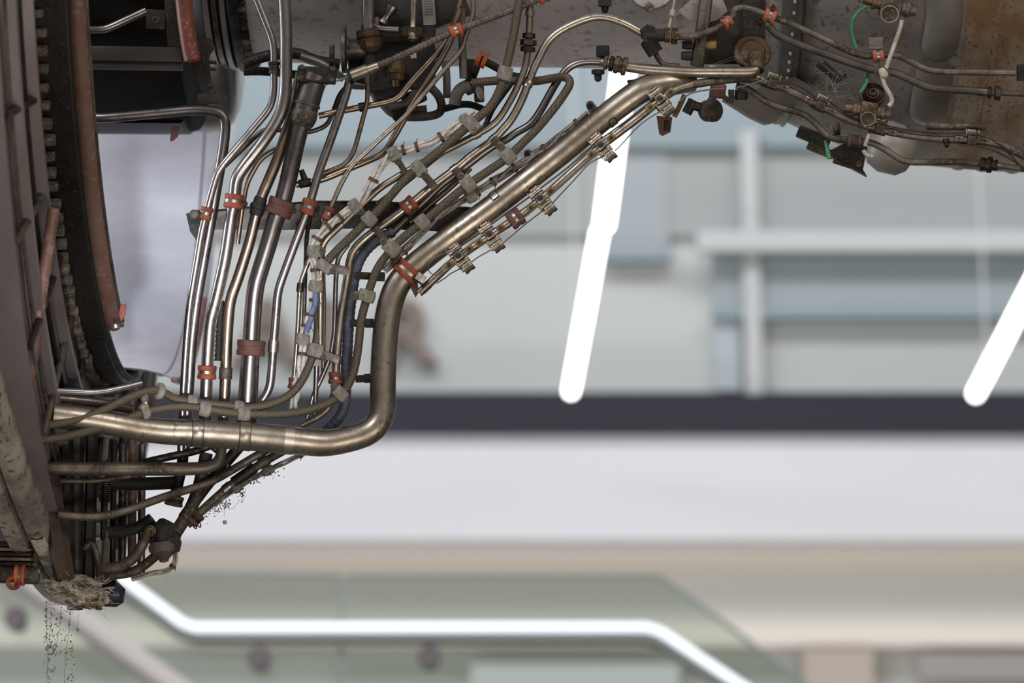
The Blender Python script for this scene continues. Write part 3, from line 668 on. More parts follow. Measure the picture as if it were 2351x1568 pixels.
b = MB(); Mf, r_, _ = TC.frame(689, 660); b.lathe(Mf, [(-11, 6), (-10, 8), (10, 8), (11, 6)], 'Y', 16, False); b.build('coupling', STEELD, RC)

# ---- middle diagonals
RD, TD = pipe('slim_pipe', [(1216, -12, -4, 8), (1217, 20, -4, 8), (1214, 90, -4, 8), (1210, 134), (1205, 160), (1180, 217), (1146, 274), (1122, 294), (1094, 309), (1043, 336), (996, 358), (930, 396), (873, 430), (841, 460), (800, 500), (776, 524), (745, 552), (737, 580), (736, 700), (735, 800)], 'slim pipe with a hex union near the top, passing under the upper braided hose', r=6.8, dd=4, m=STEEL, bend=24)
hexnut(RD, TD, 1214, 82, 12, 15, STEELD); hexnut(RD, TD, 1213, 98, 14, 19, STEELD); hexnut(RD, TD, 1212, 113, 12, 17, DARK); band(RD, TD, 1216, 30, 14, 2.4, STEEL)
band(RD, TD, 1094, 309, 17, 2, STEEL, 'sleeve')
_, TD2 = pipe('slim_pipe', [(1175, 190, 30), (1130, 250, 30), (1110, 300), (1060, 325), (1007, 356), (960, 395), (905, 440), (865, 470)], 'dark slim pipe running just beneath the slim pipe with the hex union', r=6.5, dd=26, m=STEELD, bend=20)
RE, TE = pipe('arched_pipe', [(1484, 82, 10, 9.5), (1426, 49, 6, 9.5), (1372, 36), (1322, 52), (1276, 76), (1252, 102), (1219, 172), (1203, 220), (1176, 274), (1145, 308), (1133, 322), (1078, 360), (1053, 383), (996, 424), (938, 473), (878, 518), (846, 540), (812, 572), (802, 600), (795, 655), (783, 719), (777, 780, 0, 9.5), (772, 830), (770, 880), (768, 905)], 'long pipe arching across the grey casing, then slanting down through the middle of the bundle', r=9.6, dd=0, m=STEEL, bend=30)
band(RE, TE, 1212, 192, 15, 2.2, STEEL, 'sleeve', .5)
RF, TF = pipe('arched_pipe', [(1396, 144), (1346, 140), (1309, 150), (1283, 180), (1267, 207), (1241, 255), (1219, 287), (1187, 303), (1161, 322), (1123, 340), (1066, 385), (1012, 425), (975, 462), (930, 505), (890, 545)], 'darker pipe curving from the big brown union down behind the lower braided hose', r=9, dd=22, m=STEELX, bend=30)
RG2, TG = pipe('slim_pipe', [(1080, 385), (1040, 425), (975, 480), (940, 510)], 'short slim pipe glimpsed below the arched ones', r=7, dd=40, m=STEELB)
# pipes in the lower middle
_, N1 = pipe('thin_pipe', [(722, 470), (712, 500), (704, 540), (702, 600), (700, 650), (697, 760), (690, 880)], 'thin dark tube hidden behind the white wiring', r=5, dd=22, m=STEELD)
_, N2 = pipe('slim_pipe', [(800, 560), (776, 590), (771, 640), (768, 760), (760, 815), (742, 860), (720, 905), (705, 960)], 'slim tube between wiring and arched pipe, kinking left near the bottom', r=5.6, dd=14, m=STEELC, bend=16)
_, N3 = pipe('slim_pipe', [(727, 840), (725, 900), (722, 960)], 'short bright vertical tube below the felt clamp', r=6.2, dd=12, m=STEELC)
_, N4 = pipe('slim_pipe', [(766, 905), (756, 935), (735, 955), (690, 978)], 'slim tube curving to the left just above the big pipe bend', r=8, dd=-8, m=STEEL)
_, N5 = pipe('thin_pipe', [(739, 500), (742, 600), (744, 700), (742, 860)], 'thin bright tube right behind the braided hose stub', r=4.6, dd=24, m=STEELC)

# ---- ribbed and wrapped conduits
_, W1 = ribbed('wrapped_conduit', [(904, 531), (862, 553), (836, 578), (818, 612), (811, 655), (804, 703), (800, 751), (798, 800), (794, 850), (794, 930), (778, 962), (748, 990)], 'blue-grey spiral wrapped conduit behind the lower braided hose', r=13, dd=18, m=BLUEG, pitch=13, depth=.10, wrap=True)
_, W2 = ribbed('ribbed_conduit', [(868, 151), (930, 124), (1000, 91), (1047, 70), (1110, 47), (1170, 25), (1240, -3), (1262, -12)], 'ribbed grey flexible conduit slanting up to the top edge through an orange clamp', r=8.5, dd=-14, m=CONDUIT, pitch=11, depth=.2)
_, W3 = ribbed('ribbed_conduit', [(508, 690), (504, 760), (500, 830)], 'short dark ribbed conduit glimpsed between the second and third pipes', r=8, dd=34, m=BLACK, pitch=11)
R0 = root('probe', V(824, 169, -14), 'steel probe with knurled nut and thin rod at the end of the ribbed conduit', 'sensor')
P0 = Path([(743, 195), (798, 177), (868, 151)], 3, -14, bend=2)
b = MB(); b.sweep([V(743, 195, -14), V(800, 177, -14)], [2.6*S]*2, 10); b.build('rod', BRIGHT, R0)
M, _, _ = P0.frame(824, 168); M = M @ Matrix.Identity(4)
b = MB(); b.cyl(Matrix.Identity(4), V(806, 174, -14), V(843, 160, -14), 14*S, 24); b.build('body', STEEL, R0)
b = MB(); b.cyl(Matrix.Identity(4), V(799, 177, -14), V(807, 174, -14), 19*S, 6); b.build('nut', STEELD, R0)
b = MB(); b.cyl(Matrix.Identity(4), V(841, 161, -14), V(868, 151, -14), 10.5*S, 20); b.build('ferrule', STEEL, R0)

# ---- braided hoses
_, H1 = hose('braided_hose', [(1194, -12), (1188, 32), (1174, 105), (1165, 143), (1152, 198), (1130, 242), (1104, 265), (1053, 309), (996, 357), (938, 402), (900, 446), (872, 480), (848, 503), (800, 550), (762, 586), (740, 616)], 'upper braided metal hose, from the top edge down to the centre of the bundle', r=10, dd=-26)
_, H1b = hose('braided_hose', [(728, 690, 4), (731, 751, 2), (724, 800, -12), (712, 835, -20), (693, 877, -34), (665, 909, -42), (623, 929, -50), (572, 938, -60), (527, 932, -68), (470, 926, -80), (438, 922, -88), (400, 916, -96), (375, 900, -110), (350, 894, -125), (300, 910, -150), (239, 941, -175), (159, 970, -205), (60, 983, -235)], 'braided hose curving left over the vertical pipes, upper of two at lower left', r=9.5)
_, H2 = hose('braided_hose', [(1084, 190, 60), (1150, 184, 50), (1228, 188, 30), (1275, 178, 5), (1302, 176, -16), (1311, 190, -22), (1296, 216), (1270, 252), (1230, 300), (1198, 330), (1167, 362), (1119, 394), (1074, 424), (1030, 460), (971, 510), (923, 547), (890, 583), (868, 612), (853, 649), (843, 682), (828, 735), (824, 790), (814, 850), (800, 885), (780, 910), (750, 928, -34), (700, 945, -45), (655, 951, -55), (575, 952, -72), (510, 946, -85), (446, 934, -100), (390, 934, -115), (340, 944, -130), (300, 958, -150), (223, 985, -180), (143, 1005, -210), (60, 1015, -240)], 'lower braided metal hose with hairpin top right, sweeping away to the lower left', r=9.8, dd=-26, bend=50)

# ---- white wiring harnesses
HW, WW = harness('wiring_harness', [(1092, 258), (1053, 284), (1008, 319), (961, 338), (919, 346), (897, 354), (872, 382), (856, 418), (830, 459), (812, 474), (792, 489), (757, 518), (731, 540), (719, 562), (720, 585), (722, 604), (727, 640), (724, 665), (722, 690), (712, 719), (704, 746), (694, 779), (695, 802), (689, 846), (682, 885), (672, 950)], 'white twisted wiring bundle zigzagging down through the middle of the pipes, partly blue', r=8, dd=-22, strands=3, ties=((1013, 316), (957, 338), (926, 344), (857, 413), (783, 500), (755, 520), (727, 547), (721, 620), (723, 690), (708, 722), (702, 748), (693, 812)))
p_ = Path([(725, 672), (724, 700), (713, 722)], 7, -31, step=3); b = MB(); b.sweep(p_.P, p_.R, 14); b.build('blue_sleeve', BLUE, HW)['label'] = 'blue insulating sleeve'
p_ = Path([(716, 727), (710, 742), (705, 756), (703, 764)], 7, -31, step=3); b = MB(); b.sweep(p_.P, p_.R, 14); b.build('blue_sleeve', BLUE, HW)['label'] = 'blue insulating sleeve'
HG, WG = harness('wiring_harness', [(1352, 262), (1324, 283), (1279, 319), (1247, 344), (1212, 363), (1180, 386), (1133, 416), (1098, 441), (1043, 468), (990, 508), (945, 556), (915, 590), (880, 625)], 'dirty grey wiring bundle between the lower braided hose and the long diagonal pipe', r=7.5, dd=4, strands=3, m=WIREG, ties=((1325, 283), (1250, 342), (1182, 386), (1132, 417), (1097, 441), (925, 575), (905, 600)))

# ---- the dark cross bracket
R0 = root('cross_bracket', V(760, 498, 45), 'dark flat metal bar crossing behind the pipes with clamps fixed to it', 'bracket')
top = [(441, 487), (470, 492), (500, 483), (712, 463), (860, 463), (1000, 471), (1082, 478)]; bot = [(1010, 534), (1000, 531), (846, 524), (655, 528), (489, 527), (470, 528), (446, 515)]
ids = top+bot; b = MB()
fr_ = [V(x, y, 40) for x, y in ids]; bk = [V(x, y, 50) for x, y in ids]; n = len(ids)
strip = [((441, 487), (446, 515)), ((470, 492), (470, 528)), ((500, 483), (489, 527)), ((712, 463), (655, 528)), ((860, 463), (846, 524)), ((1000, 471), (1000, 531)), ((1090, 479), (1010, 534))]
vs = []
for (a, c) in strip: vs += [V(*a, 38), V(*c, 38), V(*c, 48), V(*a, 48)]
fs = []
for i in range(len(strip)-1):
    o = i*4
    for j in range(4): fs.append([o+j, o+(j+1) % 4, o+4+(j+1) % 4, o+4+j])
fs += [[0, 1, 2, 3], [len(vs)-4+j for j in (3, 2, 1, 0)]]
b.add(vs, fs); b.build('bar', BEAMM, R0)
b = MB(); b.sweep([V(x, y, 36) for x, y in top[2:]], [2.5*S]*5, 8); b.build('stiffened_edge', BEAMM, R0)
b = MB(); M = frame_px(448, 510, 24, 10); b.poly(M, [(-16, 22), (14, 26), (22, -18), (6, -38), (-2, -44), (-14, -20)], -10, 14); b.build('end_plate', BLACK, R0)
M = frame_px(446, 492, 4); b = MB(); b.cyl(M, (0, 0, -30), (0, 0, 2), 11, 20); b.build('spacer', DARK, R0); bolt(R0, M, 0, 0, 2, 9, 8, GRIMY)
for x, y in ((562, 468), (674, 485), (728, 478), (946, 493), (686, 514)):
    M = frame_px(x, y, 30); bolt(R0, M, 0, 0, 0, 7, 8, DARK)

# ---- orange clamps
cushion_clamp(A2, 472, 490, 'small dark red cushioned clamp on the leftmost thin pipe at the cross bracket', 30, 6, lug=0)
cushion_clamp(A3, 536, 462, 'red cushioned clamp on the second pipe from the left, just above the cross bracket', 33, 8)
cushion_clamp(A5, 637, 474, 'widest dark brown rubber clamp, on the sooty wide pipe at the cross bracket', 38, 11, RUST, RUST, group='brown rubber clamps')
cushion_clamp(A6, 709, 475, 'red cushioned clamp on the slim pipe right of the widest pipe', 36, 8, lug=1, boltoff=(22, -12))
cushion_clamp(TC, 752, 490, 'small red cushioned clamp on the thin tube beside the white wiring', 32, 7, lug=0)
cushion_clamp(TE, 939, 472, 'red cushioned clamp with bolt on the slanting pipe at the cross bracket', 34, 9, lug=1, boltoff=(21, -14))
cushion_clamp(A3, 474, 855, 'lower red cushioned clamp on the second pipe from the left', 32, 7)
cushion_clamp(A5, 580, 799, 'thick brown rubber clamp low on the widest vertical pipe', 36, 12, RUST, RUST, group='brown rubber clamps')
cushion_clamp(TE, 768, 868, 'orange cushioned clamp at the foot of the arched pipe, beside the blue-grey wrap', 28, 7)
cushion_clamp(TC, 671, 888, 'small red cushioned clamp at the foot of the thin tube, half behind the braided hose', 26, 6)
cushion_clamp(M1, 932, 621, 'biggest orange clamp, round the thick pipe where the long diagonal meets the bend', 33, 6)
cushion_clamp(W2, 1047, 69, 'bright orange clamp halfway along the ribbed conduit', 30, 6, ORANGEB)
cushion_clamp(W2, 1250, -3, 'bright orange clamp on the ribbed conduit cut off by the top edge', 26, 6, ORANGEB)
# tag with scuffed white block at the big clamp
R0 = root('clamp_buckle', V(966, 637, -34), 'scuffed silver buckle block below the biggest orange clamp', 'buckle'); M = frame_px(966, 638, -34, 55)
b = MB(); b.box(M, (0, 0, 0), (18, 22, 12), 2); b.build('block', mat('scuffed_silver', (.62, .62, .60), (.30, .29, .27), .5, .6, 220), R0)
b = MB(); b.box(M, (-10, 0, -6), (6, 30, 14), 1.5); b.build('ear', DARK, R0)
b = MB(); M = frame_px(954, 660, -14, 20); b.poly(M, [(-12, 12), (8, 6), (2, -14), (-8, -22)], -8, 6); b.build('cushion_tail', RUST, R0)

# ---- felt clamps
felt_clamp(H1, 1160, 169, 'pale felt clamp on the upper braided hose nearest the grey casing', 32, 7)
felt_clamp(H1, 1080, 283, 'pale felt clamp joining the upper braided hose to the slim pipe sleeve', 30, 8, (1094, 306), w=16)
felt_clamp(WW, 1066, 272, 'grey felt clamp on the white wiring beside the upper braided hose', 22, 5)
felt_clamp(WW, 905, 354, 'grey felt clamp at the sharp bend of the white wiring, bolted to a dark tab', 26, 7, (930, 395), (914, 371), 14)
felt_clamp(H1, 960, 385, 'pale felt clamp on the upper braided hose, strapped to the arched pipe', 28, 7, (996, 428), (974, 402), 18, wrap=TE)
felt_clamp(WW, 814, 472, 'pale felt clamp on the white wiring at the top edge of the cross bracket', 26, 7, (832, 488), (830, 487), 10)
felt_clamp(H1, 847, 502, 'pale felt clamp on the upper braided hose over the cross bracket', 28, 7)
felt_clamp(H2, 1163, 354, 'felt clamp on the lower braided hose strapped to the dark pipe, higher of two', 30, 7, (1133, 318), (1149, 334), 18, wrap=TE)
felt_clamp(H2, 1076, 424, 'felt clamp on the lower braided hose strapped up to the arched pipe, lower of two', 30, 8, (1045, 390), (1058, 405), 18, wrap=TE)
felt_clamp(WG, 1079, 446, 'grey felt clamp on the dirty wiring just below the lower braided hose', 26, 8)
felt_clamp(H2, 970, 510, 'pale felt clamp on the lower braided hose over the right part of the cross bracket', 30, 7)
felt_clamp(H2, 902, 572, 'pale felt clamp on the lower braided hose strapped to the pipe beside the blue-grey wrap', 32, 8, (862, 525), (879, 555), 16, wrap=TE)
felt_clamp(WW, 720, 577, 'felt clamp on the white wiring below the cross bracket, with a bolt at its right', 28, 6, (741, 576), (740, 577), 12)
felt_clamp(H1, 747, 613, 'pale felt clamp at the lower end of the upper braided hose', 24, 8, (797, 622), (764, 622), 20, wrap=TE)
felt_clamp(WW, 722, 657, 'pale felt clamp where the wiring turns blue', 26, 8)
felt_clamp(WW, 693, 779, 'lumpy felt clamp on the white wiring below the blue section', 26, 8)
felt_clamp(H1b, 722, 806, 'pale wrapped felt clamp on the hose stub with steel strap to the arched pipe', 30, 8, (776, 826), (742, 821), 18, wrap=TE)
felt_clamp(H2, 842, 679, 'pale felt clamp on the lower braided hose left of the big vertical pipe', 28, 8, (812, 680), (818, 676), 18)
felt_clamp(H2, 783, 906, 'pale felt clamp where the lower braided hose turns to the left', 26, 6, (766, 888), (767, 887), 12)
felt_clamp(H1b, 548, 937, 'pale felt clamp on the upper of the two hoses crossing the vertical pipes', 22, 5)
felt_clamp(H2, 559, 953, 'pale riveted felt clamp on the lower of the two hoses crossing the vertical pipes', 28, 6)
felt_clamp(H2, 470, 938, 'cream felt clamp on the lower hose above the thick steel pipe', 26, 7)
felt_clamp(H1b, 441, 922, 'cream felt clamp on the upper hose above the thick steel pipe', 22, 5)
felt_clamp(H1b, 365, 900, 'cream felt clamp standing on the hose at the left near the ring', 16, 9)
felt_clamp(H2, 333, 946, 'blurred felt clamp on the lower hose near the ring', 18, 6, (332, 905), (332, 915), 12)

# ================================================================== detector tube beside the diagonal, on to the right
RM, M2 = pipe('detector_tube', [(962, 673, -16), (991, 646), (1036, 603), (1087, 566), (1132, 536), (1183, 503), (1234, 465), (1278, 426), (1374, 340), (1410, 313), (1474, 264), (1512, 232), (1553, 204, -5), (1590, 194, 4)],
    'long slender tube carrying square box clamps beside the diagonal pipe', r=9.6, m=AGED, bend=60, mouth=True)
_, M2b = pipe('detector_tube', [(1586, 195, 4), (1619, 189, 10), (1698, 179, 20), (1750, 184, 20), (1812, 208, 20), (1883, 243, 20), (1942, 273, 20), (2019, 298, 20), (2100, 313, 20), (2165, 320, 20), (2229, 321, 20), (2293, 330, 20), (2350, 356, 20), (2380, 376, 20)],
    'dull slender tube carrying box clamps across the right casing', r=9.6, m=GRIMY, bend=60)
b = MB(); Mf, r_, _ = M2.frame(970, 665)
b.lathe(Mf, [(-11, 7.2), (-11, 9.6), (9, 9.6)], 'Y', 24, False); b.build('open_end', STEELB, RM)
b = MB(); b.lathe(Mf, [(-4, 7.1), (-4, .1)], 'Y', 24, False); b.build('bore', BLACK, RM)
M = Mf; b = MB(); b.box(M, (8, 8, 4), (5, 22, 10), 1); b.build('clip', DARK, RM)
def box_clamp(x, y, label, double=True, side=1, ylw=True, s=1.18, dd_=None):
    M, r, dd = (M2 if x < 1590 else M2b).frame(x, y); M = M @ Matrix.Scale(s, 4); R0 = root('box_clamp', M.translation, label, 'clamp', 'square box clamps on the detector tube')
    b = MB(); b.box(M, (-3*side if double else 0, 0, 8), (17, 18, 12), 1.6); bk = b.build('block', BRIGHT if double else GRIMY, R0)
    cx = -3*side if double else 0
    b = MB(); b.lathe(M @ Matrix.Translation((cx, 0, 13)), [(0, 6.2), (2, 6.2), (2.6, 5), (2.6, .1)], 'Z', 18); b.build('screw', GRIMY, bk)
    b = MB(); b.box(M @ Matrix.Translation((cx, 0, 16)), (0, 0, 0), (9, 1.4, 1.2), 0, .9); b.build('screw_slot', BLACK, bk)
    def barrel(X, Y, rr, L, mm, Z=4, cap=True):
        Mb = M @ Matrix.Translation((X, Y, Z))
        b = MB(); b.lathe(Mb, [(-L/2, rr*.7), (-L/2, rr), (-L*.18, rr), (-L*.16, rr*.86), (L*.16, rr*.86), (L*.18, rr), (L/2, rr), (L/2, rr*.7)], 'Y', 20); ba = b.build('barrel', mm, R0)
        if cap:
            for q in (-1, 1):
                b = MB(); b.lathe(Mb, [(q*L/2-1.2, rr*1.05), (q*L/2-1.2, rr*1.32), (q*L/2+1.2, rr*1.32), (q*L/2+1.2, rr*1.05)], 'Y', 20, False); b.build('white_washer', SLEEVEM, ba)['label'] = 'pale washer'
    if double:
        barrel(-17*side, 0, 6.5, 26, STEEL); barrel(12*side, 0, 6.5, 26, STEEL); barrel(-24*side, 2, 3.6, 16, STEELB, 7, False)
        barrel(20*side, 2, 3.6, 18, STEEL, 7, False); barrel(29*side, 2, 7.5, 22, GRIMY, 2, False)
        barrel(25*side, 0, 4, 26, STEELB, 6, False)
    else:
        barrel(13*side, 0, 6, 24, GRIMY, 6); barrel(18*side, 2, 3.5, 16, STEELB, 8, False)
        b = MB(); b.box(M, (-10*side, 4, 4), (3, 34, 6), 1); b.build('tab', DARK, R0)
    for q in (-1, 1):
        My = M @ Matrix.Translation((0, q*25, 0)); b = MB()
        b.ring_surface([[My @ Vector(((r+1)*math.sin(a), t, (r+1)*math.cos(a))) for a in [math.radians(-45+10*k) for k in range(10)]] for t in (-8, 8)], False, False, False); b.build('patch', YELLOW if ylw else STEELD, R0, recalc=False)
        b = MB(); b.lathe(My @ Matrix.Translation((0, 0, r+1)), [(0, 4), (1.5, 4), (2, 2), (.5, 1.8), (.5, .1)], 'Z', 14); b.build('rivet', RUST, R0)
    return R0
box_clamp(1052, 587, 'bright box clamp nearest the open tube end, lowest on the diagonal')
box_clamp(1124, 539, 'bright box clamp second from the open tube end')
box_clamp(1240, 456, 'bright box clamp third from the open tube end, above the brown cushioned clamp')
box_clamp(1380, 336, 'bright box clamp in front of the vertical white light tube')
box_clamp(1513, 229, 'box clamp at the top of the diagonal where the slender tube levels out')
box_clamp(1772, 192, 'dull box clamp just right of the elbow of the level feed pipe', False, 1, False)
box_clamp(1883, 243, 'dull box clamp on the descending tube below the cobwebbed bracket', False, 1, False)
box_clamp(2019, 298, 'dull box clamp beneath the round-faced igniter fitting', False, 1, False)
box_clamp(2230, 320, 'dull box clamp farthest right, below the rust spotted casing', False, 1, False)
cushion_clamp(M2, 1185, 503, 'faded brown-red cushioned clamp on the slender tube between two box clamps', 34, 11, mat('faded_red', (.17, .065, .045), (.10, .045, .035), .7, 0, 60), group='brown rubber clamps')
def wire(pts, label, r=1.5, dd=-22, m=WIRED, bend=30, group='thin sensing wires', name='sensing_wire'):
    p = Path(pts, r, dd, bend); b = MB(); b.sweep(p.P, p.R, 8); o = b.build(name, m); tag(o, label, 'wire', group); return o
wire([(1060, 568), (1034, 577), (1000, 590), (982, 608), (984, 624), (998, 633), (1020, 626), (1045, 606)], 'thin wire looping in front of the diagonal pipe near its lower end', 1.2, -36)
wire([(1002, 651), (1025, 636), (1035, 627), (1080, 606)], 'short thin wire from the open tube end to the lowest box clamp')
wire([(1078, 606), (1092, 594), (1110, 583), (1142, 566)], 'short thin wire between the two lowest box clamps')
wire([(1152, 560), (1166, 549), (1204, 516), (1250, 481)], 'thin wire under the brown cushioned clamp')
wire([(1264, 473), (1275, 459), (1327, 404), (1353, 373), (1391, 357), (1410, 350)], 'thin wire bowed below the slender tube in front of the bright light tube')
wire([(1412, 346), (1424, 335), (1467, 287), (1502, 263), (1540, 244)], 'thin wire from the fourth box clamp up to the top of the diagonal')
wire([(1056, 566), (1100, 536), (1130, 513), (1213, 454), (1241, 432), (1300, 388), (1372, 325), (1440, 276), (1500, 228)], 'long thin wire running between the diagonal pipe and the slender tube', 2.2, -8)
wire([(1176, 520), (1220, 487), (1300, 416), (1372, 352)], 'thin wire laid along the front of the slender tube', 1.6, -34)
wire([(1790, 186), (1820, 190), (1848, 205), (1875, 226)], 'thin dark wire above the tube between the first two dull box clamps', 2, 5, DARK)
wire([(1903, 232), (1950, 266), (1975, 276), (2008, 286)], 'thin dark wire above the tube running up to the igniter fitting', 2, 5, DARK)
wire([(2034, 288), (2100, 302), (2160, 306), (2218, 306)], 'long thin dark wire above the tube under the rounded channel', 2, 5, DARK)
wire([(2244, 308), (2290, 326), (2320, 355), (2360, 402)], 'thin dark wire curling down at the right edge', 2, 0, DARK)
wire([(2200, 332), (2260, 336), (2310, 358), (2360, 392)], 'second thin dark wire joining at the right edge', 2, 0, DARK)
wire([(1556, 236), (1585, 212), (1640, 204), (1664, 204)], 'thin wire hanging under the top of the diagonal', 1.8, -14)
wire([(1690, 202), (1730, 192), (1758, 180)], 'thin wire rising to the first dull box clamp', 1.8, 0)

# ---- level feed pipe with large union
RFd, FP = pipe('feed_pipe', [(1380, 143, 10, 9), (1404, 146, 6, 10), (1440, 154, 4, 11.5), (1491, 160, 4, 12.5), (1587, 166), (1667, 166), (1722, 166), (1738, 160, 10), (1736, 138, 26), (1728, 118, 60)], 'level feed pipe from the large brown union to an elbow under the dark recess', r=12.5, dd=4, m=STEEL, bend=16, n=28)
hexnut(RFd, FP, 1391, 145, 9, 16, STEELB, 'union_nut'); hexnut(RFd, FP, 1404, 146, 10, 18, DARK, 'union_nut')
b = MB(); Mf, r_, _ = FP.frame(1424, 150); b.lathe(Mf, [(-16, 14), (-15, 21), (-6, 22), (-4, 17), (3, 17), (4, 21), (13, 20), (15, 13)], 'Y', 8, False); b.build('union_body', BRASS, RFd, smooth=20)
b = MB(); Mf, r_, _ = FP.frame(1737, 150); b.lathe(Mf, [(-16, 14), (-14, 18), (14, 18), (17, 21), (26, 21)], 'Y', 20, False); b.build('elbow', BRASS, RFd)
M = frame_px(1728, 118, 40, 0, -25); b = MB(); b.lathe(M, [(-10, 44), (0, 42), (2, 36), (-2, 30), (4, 26)], 'Z', 30); b.build('mounting_boss', mat('rust_boss', (.12, .065, .03), (.05, .03, .018), .7, .3, 50, bump=.5), RFd)

# ---- tee elbow of the arched pipe
R0 = root('tee_fitting', V(1500, 85, 4), 'dark hexagonal tee fitting where the arched pipe meets the top tube', 'fitting')
M = frame_px(1488, 76, 4, -20); b = MB(); b.lathe(M, [(-14, 17), (-12, 20), (12, 20), (14, 17)], 'Z', 6); b.build('hex_body', DARK, R0, smooth=20)
b = MB(); P_ = [V(1480, 82, 4), V(1530, 80, 4)]; b.cyl(Matrix.Identity(4), P_[0], P_[1], 15*S, 20); b.build('arm', BLACK, R0)
b = MB(); b.cyl(Matrix.Identity(4), V(1488, 95, 0), V(1506, 122, 0), 19*S, 6); b.build('lower_nut', DARK, R0, smooth=20)
b = MB(); b.cyl(Matrix.Identity(4), V(1480, 92, 4), V(1500, 110, 2), 14*S, 16); b.build('lower_arm', BLACK, R0)
b = MB(); b.cyl(Matrix.Identity(4), V(1526, 81, 3), V(1538, 81, 3), 17*S, 24); b.cyl(Matrix.Identity(4), V(1541, 82, 3), V(1556, 83, 3), 19*S, 6); b.build('union_nut', BRASS, R0, smooth=20)
_, Q = pipe('thin_pipe', [(1502, 116), (1512, 138), (1526, 150), (1560, 152, 20)], 'stub of thin tube leaving the dark tee fitting downwards', r=6, dd=8, m=STEELD)
_, TR = pipe('slim_pipe', [(1552, 84), (1587, 85), (1619, 75), (1655, 62), (1684, 40, 12), (1682, 24, 12), (1702, 16, 10), (1730, 22, 6), (1765, 36, 0), (1799, 48), (1879, 83), (1942, 115), (1981, 129), (2006, 129), (2054, 124), (2086, 138), (2127, 161), (2165, 165), (2331, 167)], 'upper of the long tubes on the right, rising to two orange clamps', r=7.6, dd=2, m=GRIMY, bend=22)
R0 = root('end_bracket', V(2341, 167, 2), 'dark square bracket at the right edge holding the upper long tube', 'bracket'); M = frame_px(2343, 167, 0)
b = MB(); b.box(M, (0, 0, 0), (16, 38, 20), 3); b.build('block', DARK, R0); bolt(R0, M, 14, 12, 4, 6, 6)
_, TQ = pipe('dark_pipe', [(1765, 58), (1775, 74), (1804, 90), (1842, 106), (1879, 118), (1942, 141), (2000, 160), (2054, 166), (2086, 181), (2134, 203), (2229, 208), (2268, 212), (2295, 214, 4, 6), (2380, 218, 4, 6)], 'second long tube on the right, dull and thicker, with a brown union', r=9.3, dd=4, m=mat('dull_rubbery_tube', (.10, .085, .068), (.055, .045, .035), .55, .5, 30, bump=.3), bend=24)
RQ = _
hexnut(RQ, TQ, 2272, 212, 8, 14, DARK); hexnut(RQ, TQ, 2290, 214, 14, 17, mat('brown_nut', (.10, .07, .055), (.05, .04, .03), .5, .7, 50)); band(RQ, TQ, 2254, 211, 20, 1.5, STEELD)
RL, TL = pipe('slim_pipe', [(1690, 196, 40), (1720, 204), (1746, 226), (1778, 244), (1842, 260), (1866, 276), (1892, 306), (1915, 320), (1955, 322), (2000, 326), (2034, 344), (2070, 370), (2102, 373), (2197, 371), (2261, 377), (2300, 381, 20, 6.5), (2380, 392, 20, 6.5)], 'lowest long tube on the right, following the underside of the brown casing', r=7.6, dd=24, m=GRIMY, bend=24)
hexnut(RL, TL, 2257, 377, 14, 15, DARK); hexnut(RL, TL, 2272, 378, 12, 19, DARK); hexnut(RL, TL, 2286, 380, 8, 13, DARK)
_, ST = pipe('stub_pipe', [(2128, 290), (2150, 290), (2262, 291)], 'short open stub tube lying level on the rust spotted casing', r=9, dd=40, m=GRIMY)
_, RO = pipe('thin_rod', [(1440, 188), (1490, 180)], 'thin rod behind the top of the diagonal pipe', r=4, dd=50, m=STEELD)
# orange saddle clamps of the right-hand tubes
cushion_clamp(TR, 1668, 50, 'orange saddle clamp on the swan-neck bend of the top tube', 24, 5, mat('salmon_silicone', (.50, .115, .06), (.30, .08, .045), .6, 0, 50), gap=2)
cc = cushion_clamp(TR, 1768, 38, 'orange clamp binding two tubes below a bolted eyelet at upper right', 28, 9, MATS['salmon_silicone'])
cushion_clamp(TR, 2016, 127, 'orange clamp with bolted steel strap beside the cream cable', 26, 6, MATS['salmon_silicone'])
cushion_clamp(TL, 1962, 322, 'red clamp with grey metal saddle on the lowest long tube', 30, 7, MATS['faded_red'], GRIMY, gap=9)
R0 = root('eyelet', V(1774, 16, -4), 'square bolted eyelet lug above the orange clamp at upper right', 'bracket'); M = frame_px(1774, 16, 0, -20)
b = MB(); b.box(M, (0, 0, 0), (22, 28, 6), 3); b.build('lug', GRIMY, R0); bolt(R0, M, 0, -2, 3, 8, 10, BRASS)
R0 = root('hanger_strap', V(2012, 160, -2), 'grey hanger strap with bolt below the orange clamp beside the cream cable', 'bracket'); M = frame_px(2010, 100, 4)
b = MB(); b.box(M, (0, 0, 0), (34, 28, 8), 2); b.box(M, (0, -10, 4), (34, 6, 14), 1); b.box(M, (2, -52, 2), (15, 32, 5), 1.5); b.build('strap', GRIMY, R0); bolt(R0, M, 3, -68, 2, 8, 8, GRIMY)

